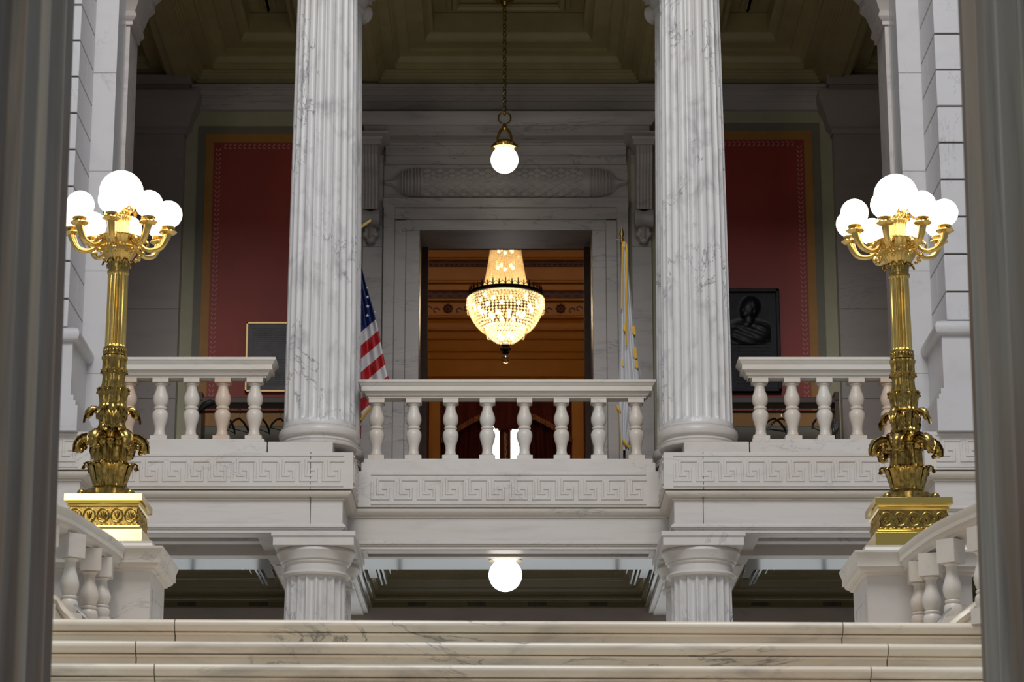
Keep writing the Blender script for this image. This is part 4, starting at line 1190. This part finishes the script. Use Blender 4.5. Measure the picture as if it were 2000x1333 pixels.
for i in range(-46, 47):
    x = i * .09; mb.box(x - .025, x + .025, DR - .31, DR - .28, rz(517, .3), rz(511, .3))
for px in (875, 1095, 655, 1315):
    c = P(px, 603, DR - .13)
    for j in range(8):
        a = j * PI / 4; mb.sphere(c + Vector((.062 * math.cos(a), 0, .062 * math.sin(a))), .028, 8, 6)
    mb.sphere(c, .03, 8, 6)
    for s_ in (-1, 1):
        for j in range(3):
            cc = c + Vector((s_ * (.2 + j * .13), 0, -.03 + .03 * (j % 2)))
            mb.tube([cc + Vector((.05 * math.cos(a), 0, .04 * math.sin(a))) for a in [i * PI / 5 for i in range(8)]], .011, 5)
struct('trim_4', mb, M_ROOMD)
# lower pilasters
for i, (a, b) in enumerate(((838, 860), (1117, 1140))):
    mb = MB(); x0, x1 = X(a, 840, DR - .3), X(b, 840, DR - .3)
    mb.box(x0, x1, DR - .3, DR, ZUF, rz(752)); mb.box(x0 + .04, x1 - .04, DR - .325, DR - .3, ZUF + .2, rz(770)); struct('wall_room_pilaster_' + ('left' if i == 0 else 'right'), mb, M_ROOMW)
# curtains
def curtain(nm, xa, xb, za, zb, d, side, lab):
    t = thing('curtain', ((xa + xb) / 2, DR - d, zb), lab, 'curtain', 'dark red curtains of the room beyond')
    m = MB()
    def f(u, v):
        x = xa + (xb - xa) * u
        if side: 
            e = .10 * math.sin(v * 7) * (u if side > 0 else 1 - u); x += e * side
        return (x, DR - d - .05 * math.sin(u * 34), za + (zb - za) * v)
    m.grid(f, 60, 12); m.grid(lambda u, v: (f(u, v)[0], f(u, v)[1] + .012, f(u, v)[2]), 60, 12, flip=True)
    m.build('drape', M_DRAPE, t); return t
zr_ = rz(752)
curtain('l', X(862, 850, DR - .15), X(966, 850, DR - .15), ZUF, zr_, .15, 1, 'dark red velvet curtain left of the bright window in the far room')
curtain('r', X(1011, 850, DR - .15), X(1116, 850, DR - .15), ZUF, zr_, .15, -1, 'dark red velvet curtain right of the bright window in the far room')
# valance swags with fringe
t = thing('valance', (0, DR - .3, rz(770)), 'dark red swagged valance with red and gold fringe above the far window', 'valance')
m = MB(); fr = {-1: MB(), 1: MB()}
xa, xb = X(862, 800, DR - .3), X(1116, 800, DR - .3); xm_ = (xa + xb) / 2; hw = (xb - xa) / 2
def low(u):   # u -1..1
    a = abs(u)
    py = 839 if a < .18 else (838 - (a - .18) / .12 * 30 if a < .30 else 808 + ((a - .30) / .7) ** 1.3 * 50)
    return Z(py, DR - .3)
n = 80
for i in range(n):
    u0, u1 = -1 + 2 * i / n, -1 + 2 * (i + 1) / n
    for dd, fl in ((0, 0), (.02, 1)):
        q = [m.v((xm_ + hw * u, DR - .33 + dd - .02 * math.sin(u * 30), z)) for u, z in ((u0, low(u0)), (u1, low(u1)), (u1, zr_), (u0, zr_))]
        m.face(q[::-1] if fl else q)
    if abs(u0) > .28:
        z0 = low(u0); w_ = hw * 2 / n * .33; x = xm_ + hw * (u0 + u1) / 2
        fr[1 if u0 > 0 else -1].box(x - w_, x + w_, DR - .375, DR - .355, z0 - .085, z0 + .01)
m.build('swag', M_DRAPE, t, sharp=180); [f_.build('fringe', M_FRINGE, t) for f_ in fr.values()]
# window with post and cord
mb = MB(); mb.box(wx0, wx1, DR + .22, DR + .25, ZUF, wz); struct('window_1', mb, M_PANE)
t = thing('window_post', (X(988, 880, DR - .1), DR - .1, ZUF), 'red-brown post with a pale cord in front of the bright far window', 'post')
m = MB(); xp = X(986.5, 880, DR - .1); m.lathe([(.098, ZUF), (.098, rz(846)), (.11, rz(845)), (.125, rz(843)), (.125, rz(828)), (.06, rz(815))], xp, DR - .1, 24); m.build('shaft', mat('red_brown_varnish', (.16, .045, .03), .3), t)
m = MB(); m.tube([(xp + .02 + .012 * math.sin(z_ * 40), DR - .215, ZUF + z_) for z_ in [i * .02 for i in range(int((rz(850) - ZUF) / .02))]], .009, 6); m.build('cord', mat('pale_cord', (.55, .42, .28), .7), t)

# ================================================================== CHANDELIER
DH = 40.0
cc = P(987.5, 600, DH); cx = cc.x
hz_ = lambda py: Z(py, DH); hm = lambda n_: M(n_, 600, DH)
t = thing('chandelier', (cx, DH, 16.98), 'large lit crystal chandelier with tent of beads and dark crown, hanging in the amber room', 'chandelier')
m = MB(); strands = 44
def tent(u):   # 0 top .. 1 crown
    r = 27 + 17 * u ** 1.35; return hm(r), hz_(470) + (hz_(574) - hz_(470)) * u
for s_ in range(strands):
    a = 2 * PI * s_ / strands; nb = 27
    for j in range(nb):
        u = j / (nb - 1); r, z = tent(u)
        m.octa((cx + r * math.cos(a), DH + r * math.sin(a), z), .021 + .004 * u, 1.25)
o = m.build('bead_tent', M_CRYSTAL, t); o['kind'] = 'stuff'
m = MB()
rows = 13
for j in range(rows):
    u = j / (rows - 1); py = 586 + (650 - 586) * u
    r = 36 + (74 - 36) * math.cos(u * PI / 2) ** .62
    n = max(20, int(r * .88))
    for i in range(n):
        a = 2 * PI * (i + .5 * (j % 2)) / n; m.octa((cx + hm(r) * math.cos(a), DH + hm(r) * math.sin(a), hz_(py)), .023, 1.15)
for j in range(9):
    u = j / 8; py = 640 + 32 * u; r = 34 * math.cos(u * PI / 2) ** .6 + 5
    n = max(12, int(r * 1.1))
    for i in range(n):
        a = 2 * PI * (i + .5 * (j % 2)) / n; m.octa((cx + hm(r) * math.cos(a), DH + hm(r) * math.sin(a), hz_(py)), .021, 1.15)
o = m.build('bead_bowl', M_CRYSTAL, t); o['kind'] = 'stuff'
m = MB()
for (R, py, n, dr) in ((76, 590, 12, 26), (37, 647, 8, 16)):
    for i in range(n):
        a0 = 2 * PI * i / n; a1 = 2 * PI * (i + 1) / n
        for j in range(11):
            q_ = j / 10; a = a0 + (a1 - a0) * q_; m.octa((cx + hm(R) * math.cos(a), DH + hm(R) * math.sin(a), hz_(py) - hm(dr) * math.sin(PI * q_) * .8), .014, 1.2)
o = m.build('bead_swags', M_CRYSTAL, t); o['kind'] = 'stuff'
m = MB(); m.lathe([(hm(72), hz_(582)), (hm(74), hz_(580)), (hm(73), hz_(574)), (hm(70), hz_(573)), (hm(69), hz_(580))], cx, DH, 64, cap=False)
m.lathe([(hm(45), hz_(577)), (hm(72), hz_(581))], cx, DH, 64, cap=False)
for i in range(36):
    a = 2 * PI * i / 36; p = Vector((cx + hm(71) * math.cos(a), DH + hm(71) * math.sin(a), hz_(575)))
    m.tube([p, p + Vector((0, 0, .09)), p + Vector((0, 0, .13 if i % 2 else .10))], [.012, .010, .003], 6)
    a2 = a + PI / 36; p2 = Vector((cx + hm(71) * math.cos(a2), DH + hm(71) * math.sin(a2), hz_(575)))
    m.tube([p + Vector((0, 0, .02)), p2 + Vector((0, 0, .07)), Vector((cx + hm(71) * math.cos(a + PI / 18), DH + hm(71) * math.sin(a + PI / 18), hz_(575) + .02))], .006, 5)
m.build('crown', M_BRONZE, t)
m = MB(); m.lathe([(hm(6), hz_(671)), (hm(9), hz_(675)), (hm(5), hz_(679)), (hm(11), hz_(681)), (hm(11), hz_(684)), (hm(4), hz_(687)), (hm(7), hz_(690)), (hm(3), hz_(694))][::-1], cx, DH, 24); m.build('finial', M_BLACK, t)
gm, nt_, b_ = new_mat('clear_glass'); b_.inputs['Transmission Weight'].default_value = 1; b_.inputs['Roughness'].default_value = .02; b_.inputs['Base Color'].default_value = (1, .96, .9, 1)
m = MB(); m.sphere((cx, DH, hz_(702)), hm(8.5), 20, 12); m.build('glass_ball', gm, t)
m = MB()
for (R, py, n, r) in ((52, 604, 10, .027), (30, 616, 8, .027), (14, 658, 4, .030), (16, 522, 5, .024), (14, 490, 5, .024), (64, 597, 12, .022)):
    for i in range(n):
        a = 2 * PI * (i + .3) / n; m.sphere((cx + hm(R) * math.cos(a), DH + hm(R) * math.sin(a), hz_(py)), r, 10, 8, sz=1.5)
m.build('bulbs', M_BULB, t)['kind'] = 'stuff'
m = MB(); m.tube([(cx, DH, hz_(480)), (cx, DH, 16.98)], .02, 8); m.lathe([(.03, 16.8), (.16, 16.92), (.18, 16.98)], cx, DH, 20)
m.build('hanger', M_BRONZE, t)
l = bpy.data.lights.new('chandelier_glow', 'POINT'); l.energy = 66; l.color = (1, .76, .46); l.shadow_soft_size = .3
o = bpy.data.objects.new('chandelier_glow', l); COL.objects.link(o); o.location = (cx, DH, hz_(612))

# ================================================================== FLAGS
def staff(t, x, y, zb, zt, finial):
    m = MB(); m.tube([(x, y, zb + .12), (x, y, zt)], .016, 10); m.build('staff', M_WOOD, t)
    m = MB(); m.lathe([(.17, zb), (.17, zb + .04), (.10, zb + .09), (.03, zb + .12), (.03, zb + .2)], x, y, 24); m.build('stand', M_BRASS, t)
    m = MB()
    if finial == 'spear':
        m.lathe([(.02, zt - .06), (.03, zt - .05), (.02, zt - .02), (.03, zt), (.018, zt + .02)], x, y, 16)
        m.lathe([(.012, zt + .02), (.034, zt + .07), (.020, zt + .12), (.003, zt + .18)], x, y, 12)
        m.tube([(x - .07, y, zt + .0), (x + .07, y, zt + .0)], .006, 6)
    else:
        m.sphere((x, y, zt + .03), .04, 12, 8); m.sphere((x, y, zt + .12), .05, 12, 8, sz=1.3, sy=.7)
        for s_ in (-1, 1):
            m.grid(lambda u, v: (x + s_ * (.02 + .16 * u), y - .01 + .01 * v, zt + .10 + .10 * u - .05 * v * (1 - u * .6) - .02), 6, 4)
            m.grid(lambda u, v: (x + s_ * (.02 + .16 * u), y + .008 + .01 * v, zt + .10 + .10 * u - .05 * v * (1 - u * .6) - .02), 6, 4, flip=True)
        m.lathe([(.02, zt - .03), (.03, zt), (.015, zt + .03)], x, y, 12)
    m.build('finial', M_BRASS, t)

# US flag
def us_mat():
    mt, nt, b = new_mat('striped_flag_cloth'); N = nt.nodes; L = nt.links
    uv = N.new('ShaderNodeUVMap'); sp = N.new('ShaderNodeSeparateXYZ'); L.new(uv.outputs[0], sp.inputs[0])
    def mth(op, a, c=None):
        n = N.new('ShaderNodeMath'); n.operation = op
        for i, v in enumerate((a, c)):
            if v is None: continue
            if isinstance(v, (int, float)): n.inputs[i].default_value = v
            else: L.new(v, n.inputs[i])
        return n.outputs[0]
    v = sp.outputs['Y']
    par = mth('MODULO', mth('FLOOR', mth('ADD', v, 100.0)), 2.0)
    canton = mth('LESS_THAN', v, 0.0)
    def mix(f, a, c):
        x = N.new('ShaderNodeMix'); x.data_type = 'RGBA'; L.new(f, x.inputs['Factor'])
        A = [i for i in x.inputs if i.name == 'A' and i.type == 'RGBA'][0]; B = [i for i in x.inputs if i.name == 'B' and i.type == 'RGBA'][0]
        if isinstance(a, tuple): A.default_value = (*a, 1)
        else: L.new(a, A)
        B.default_value = (*c, 1); return [o for o in x.outputs if o.type == 'RGBA'][0]
    col = mix(canton, mix(par, (.62, .60, .62), (.42, .008, .014)), (.006, .018, .11))
    L.new(col, b.inputs['Base Color']); b.inputs['Roughness'].default_value = .55
    return mt
DF = 31.7
fx = X(694, 600, DF)
t = thing('flag', (fx, DF, ZUF), 'draped blue canton and red and white striped flag with gold fringe, beside the left column', 'flag', 'flags either side of the doorway')
staff(t, fx, DF, ZUF, Z(455, DF), 'eagle')
redge = [(478, 701), (500, 703), (520, 706), (560, 716), (600, 728), (640, 738), (690, 748), (720, 754), (742, 760), (775, 735), (798, 724), (820, 706), (860, 705), (905, 706)]
def interp(tab, y):
    for (a, b), (c, d) in zip(tab, tab[1:]):
        if a <= y <= c: return b + (d - b) * (y - a) / (c - a)
    return tab[-1][1] if y > tab[-1][0] else tab[0][1]
m = MB(); uvl = m.bm.loops.layers.uv.new('UVMap')
NU, NV = 120, 46; verts = []; uvs = []
for i in range(NU + 1):
    py = 480 + (905 - 480) * i / NU; row = []; ur = []
    xr = interp(redge, py); xl = interp([(480, 690), (905, 672)], py)
    for j in range(NV + 1):
        v_ = j / NV; px = xl + (xr - xl) * v_
        fold = .055 * math.sin(v_ * 9 + py * .004) * min(1, (py - 470) / 120) + (.05 if px < 704 else 0) + .02 * math.sin(v_ * 23 + 1)
        p = P(px, py, DF - .10 + fold)
        row.append(m.v(p))
        if px >= 703.5: vv = (py - 650 + .86 * (px - 704)) / 26.0
        else:
            vv = (py - 642 - .6 * (704 - px)) / 58.0
            vv = vv if vv < 0 else vv + .0
        ur.append((0, vv))
    verts.append(row); uvs.append(ur)
for i in range(NU):
    for j in range(NV):
        idx = [(i, j), (i + 1, j), (i + 1, j + 1), (i, j + 1)]
        f_ = m.bm.faces.new([verts[a][b] for a, b in idx]); f_.smooth = True
        # keep the colour zones from bleeding over the fold
        for lp, (a, b) in zip(f_.loops, idx): lp[uvl].uv = uvs[a][b]
m.mi = 1
for (sx, sy, r) in ((700, 526, 2.6), (701, 545, 3.0), (701, 563, 3.2), (717, 563, 2.0), (701.5, 580, 2.8), (717.5, 581, 3.6), (702, 597, 3.0), (718, 599, 4.0), (695, 600, 2.6), (702, 615, 2.4), (717.5, 617, 4.0), (703, 635, 1.8), (732, 610, 2.0)):
    c = P(sx, sy, DF - .215); R = M(r, sy, DF)
    vs = []
    for q_ in range(10):
        a = PI / 2 + q_ * PI / 5; rr = R if q_ % 2 == 0 else R * .42
        vs.append(m.v((c.x + rr * math.cos(a), c.y, c.z + rr * math.sin(a))))
    m.face(vs[::-1])
o = m.build('cloth', [us_mat(), M_STAR], t, sharp=180)
sd = o.modifiers.new('thickness', 'SOLIDIFY'); sd.thickness = .004
m = MB()
m.tube([P(a, b, DF - .16) for a, b in ((724, 797), (716, 806), (708, 817), (705, 822))], .018, 6)
m.build('fringe', M_GOLD, t); m = MB()
m.tube([P(a, b, DF - .14) for a, b in ((697, 478), (700, 492), (702, 505), (704, 522))], [.02, .028, .022, .010], 6)
m.build('tassel', M_GOLD, t)

fx = X(1216, 600, DF)
t = thing('flag', (fx, DF, ZUF), 'furled white flag with gold marks and cord on a spear-tipped staff, beside the right column', 'flag', 'flags either side of the doorway')
staff(t, fx, DF, ZUF, Z(468, DF), 'spear')
rw = [(476, 1221), (540, 1229), (600, 1235), (680, 1243), (740, 1253), (790, 1245), (850, 1232), (880, 1228)]; lw = [(476, 1214), (560, 1213), (660, 1211), (740, 1208), (800, 1206), (880, 1212)]
m = MB()
def ff(u, v, k=0):
    py = 476 + (880 - 476) * u; a, b = interp(lw, py), interp(rw, py)
    return P(a + (b - a) * v, py, DF - .06 - .05 * abs(math.sin(v * 9.5)) * min(1, u * 4 + .2) + k)
m.grid(lambda u, v: ff(u, v), 60, 36); m.grid(lambda u, v: ff(u, v, .02), 60, 36, flip=True)
m.build('cloth', M_FWHITE, t, sharp=180)
m = MB()
for (a, b, w_, h_) in ((1220, 640, 3, 8), (1238, 646, 4, 9), (1240, 690, 4.5, 12), (1243, 712, 4, 9), (1217, 710, 2, 7)):
    pts = [P(a + w_ * c, b + h_ * d, DF - .13) for c, d in ((-.9, -.8), (.5, -1), (1, .7), (.3, 1), (-.8, .5))]
    vs = [m.v(p) for p in pts]; m.face(vs); vs = [m.v(p + Vector((0, .006, 0))) for p in pts]; m.face(vs[::-1])
m.build('gold_marks', M_GOLD, t)
m = MB()
for path in (((1216, 474), (1215, 520), (1214.5, 570), (1214, 604)), ((1217, 472), (1221, 476), (1224, 484), (1224, 540), (1223, 610), (1223, 676))):
    pp = catmull([P(a, b, DF - .15) for a, b in path], 6); m.tube(pp, .011, 6)
m.build('cord', M_GOLD, t)
for nm_, a, b in (('tassel', (1205, 792), (1211, 806)), ('tassel', (1216, 858), (1230, 876)), ('fringe', (1210, 806), (1212, 880))):
    m = MB()
    m.tube([P(a[0], a[1], DF - .12), P((a[0] + b[0]) / 2, (a[1] + b[1]) / 2 + 1, DF - .13), P(b[0], b[1], DF - .12)], [.010, .022 if a[0] != 1210 else .006, .014 if a[0] != 1210 else .006], 6)
    m.build(nm_, M_GOLD, t)

# ================================================================== PLAQUES
def frame_box(m, x0, x1, z0, z1, y, w_, d):
    m.box(x0, x1, y - d, y, z1 - w_, z1); m.box(x0, x1, y - d, y, z0, z0 + w_); m.box(x0, x0 + w_, y - d, y, z0, z1); m.box(x1 - w_, x1, y - d, y, z0, z1)
YP = DB - .03
x0, x1, z0, z1 = X(482, 700, YP), X(604, 700, YP), Z(766, YP), Z(633, YP)
t = thing('plaque', ((x0 + x1) / 2, YP, z0), 'dark lettered wall plaque in a thin gold frame, left of the left column', 'plaque')
m = MB(); m.box(x0, x1, YP - .04, YP, z0, z1)
rr = random.Random(5); z = z1 - .08
while z > z0 + .07:
    x = x0 + .07
    while x < x1 - .1:
        l_ = rr.uniform(.03, .09); m.box(x, min(x + l_, x1 - .07), YP - .045, YP - .04, z, z + .007); x += l_ + .015
    z -= .026
m.build('panel', M_SLATE, t)
m = MB(); frame_box(m, x0 - .01, x1 + .01, z0 - .01, z1 + .01, YP, .022, .06); m.build('frame', M_GOLDF, t)
x0, x1, z0, z1 = X(1398, 660, YP), X(1523, 660, YP), Z(768, YP), Z(567, YP)
t = thing('plaque', ((x0 + x1) / 2, YP, z0), 'large black bronze relief plaque with a bust portrait, right of the right column', 'plaque')
m = MB(); m.box(x0, x1, YP - .05, YP, z0, z1)
for py in range(672, 752, 7):
    x = X(1440, py, YP) 
    while x < x1 - .16:
        l_ = rr.uniform(.04, .11); m.box(x, min(x + l_, x1 - .13), YP - .055, YP - .05, Z(py + 2.5, YP), Z(py, YP)); x += l_ + .02
m.build('panel', M_BRONZE, t)
m = MB(); frame_box(m, x0, x1, z0, z1, YP, .05, .09); m.build('frame', M_BRONZE, t, bevel=.01)
m = MB(); c = P(1461, 607, YP)
def relief(x, z):
    h = 0.0
    for (ex, ez, rx, rz_, a) in ((0, 0, .092, .13, .075), (.035, .045, .10, .115, .070), (-.045, -.075, .055, .06, .070), (-.088, -.02, .022, .04, .055), (.075, -.03, .045, .07, .06),
                                 (.0, -.16, .065, .10, .060), (-.02, -.36, .25, .17, .050), (.14, -.34, .16, .13, .055), (-.15, -.36, .12, .12, .05), (-.03, -.22, .07, .06, .066)):
        q = ((x - ex) / rx) ** 2 + ((z - ez) / rz_) ** 2
        h = max(h, a * math.exp(-q * q * .9))
    h += .006 * math.sin(z * 60 + x * 25) * (1 if h > .02 and z < -.2 else 0) + .004 * math.sin(x * 120) * (1 if z > .06 and h > .03 else 0)
    return h
W_, H0, H1 = .30, -.50, .20
m.grid(lambda u, v: (c.x + (u * 2 - 1) * W_, YP - .0495 - relief((u * 2 - 1) * W_, H0 + (H1 - H0) * v), c.z + H0 + (H1 - H0) * v), 60, 70)
m.build('bust_relief', mat('bronze_relief', (.028, .026, .028), .45, .5, noise=.3), t)

# ================================================================== COAT RACKS AND HANGERS
YR = 34.2
def rack(xa, xb, label, arm):
    t = thing('coat_rack', ((xa + xb) / 2, YR, ZUF), label, 'coat rack', 'dark coat racks in the corridor')
    m = MB(); m.box(xa, xb, YR - .18, YR + .18, Z(793, YR), Z(783, YR)); m.build('shelf', M_WOOD, t, bevel=.005)
    m = MB(); m.tube([(xa, YR, Z(805, YR)), (xb, YR, Z(805, YR))], .018, 10); m.build('rail', M_BLACK, t)
    for x in (xa, xb):
        m = MB()
        top = Z(775, YR)
        m.box(x - .03, x + .03, YR - .20, YR + .20, ZUF + .1, top - .1)
        m.obox((x - .03, YR - .2, top - .1), (.06, 0, 0), (0, .4, 0), (0 + arm * .03, 0, .12))
        m.box(x - .03, x + .03, YR - .25, YR + .25, ZUF, ZUF + .1)
        m.build('end_panel', M_WOOD, t, bevel=.005)
xa = X(393, 820, YR); xb = X(620, 820, YR); rack(xa, xb, 'dark coat rack with hangers behind the left balustrade', 0)
rack(X(1370, 820, YR), X(1632, 820, YR), 'dark coat rack with tall end panel behind the right balustrade', 0)
def hanger(px, label, rz_, sc=1.0):
    z = Z(805, YR) 
    t = thing('coat_hanger', (X(px, 805, YR), YR, z), label, 'hanger', 'black coat hangers', rz_)
    m = MB()
    m.tube([(.0 + .03 * math.cos(a), 0, .018 + .03 * math.sin(a) - .01) for a in [PI * .95 - i * PI * 1.2 / 8 for i in range(9)]] + [(0, 0, -.04), (0, 0, -.09)], .004, 6)
    m.build('hook', M_STEEL, t, local=True)
    m = MB()
    m.tube([(-.20 * sc, 0, -.27), (-.17 * sc, 0, -.20), (-.09 * sc, 0, -.13), (0, 0, -.09), (.09 * sc, 0, -.13), (.17 * sc, 0, -.20), (.20 * sc, 0, -.27)], [.010, .016, .014, .014, .014, .016, .010], 8)
    m.tube([(-.17 * sc, 0, -.255), (.17 * sc, 0, -.255)], .006, 6)
    m.build('shoulders', M_BLACK, t, local=True)
hanger(468, 'black coat hanger in the gap left of the last baluster of the left balustrade', .95)
hanger(447, 'black coat hanger partly hidden by the peach baluster of the left balustrade', 1.2)
hanger(512, 'black coat hanger just right of the last baluster of the left balustrade', 1.1)
hanger(548, 'black coat hanger touching the left column base in view', .95)
hanger(1512, 'black coat hanger in the first gap of the right balustrade', .6)
hanger(1526, 'black coat hanger seen against the second baluster of the right balustrade', .3)
hanger(1598, 'black coat hanger beside the third baluster of the right balustrade', 1.0)
# striped disc-like coil and black bag strap on the racks
m = MB(); c = P(1629, 832, YR - .215)
for i in range(4): m.tube([c + Vector((.05 * (i + 1) / 4 * math.cos(a), -.01 * i, .085 * (i + 1) / 4 * math.sin(a))) for a in [2 * PI * j / 16 for j in range(16)]], .006, 6, closed=True)
tag(m.build('cable_coil', M_STEEL), 'small pale ringed coil on the tall end panel of the right coat rack', 'coil')
m = MB(); m.tube([P(a, b, YR - .25) for a, b in ((389, 803), (394, 797), (402, 791), (412, 787), (420, 786))], [.02, .04, .05, .045, .02], 10)
tag(m.build('coat_hanger', M_BLACK), 'thick black hanger seen edge-on at the left end of the left coat rack', 'hanger')
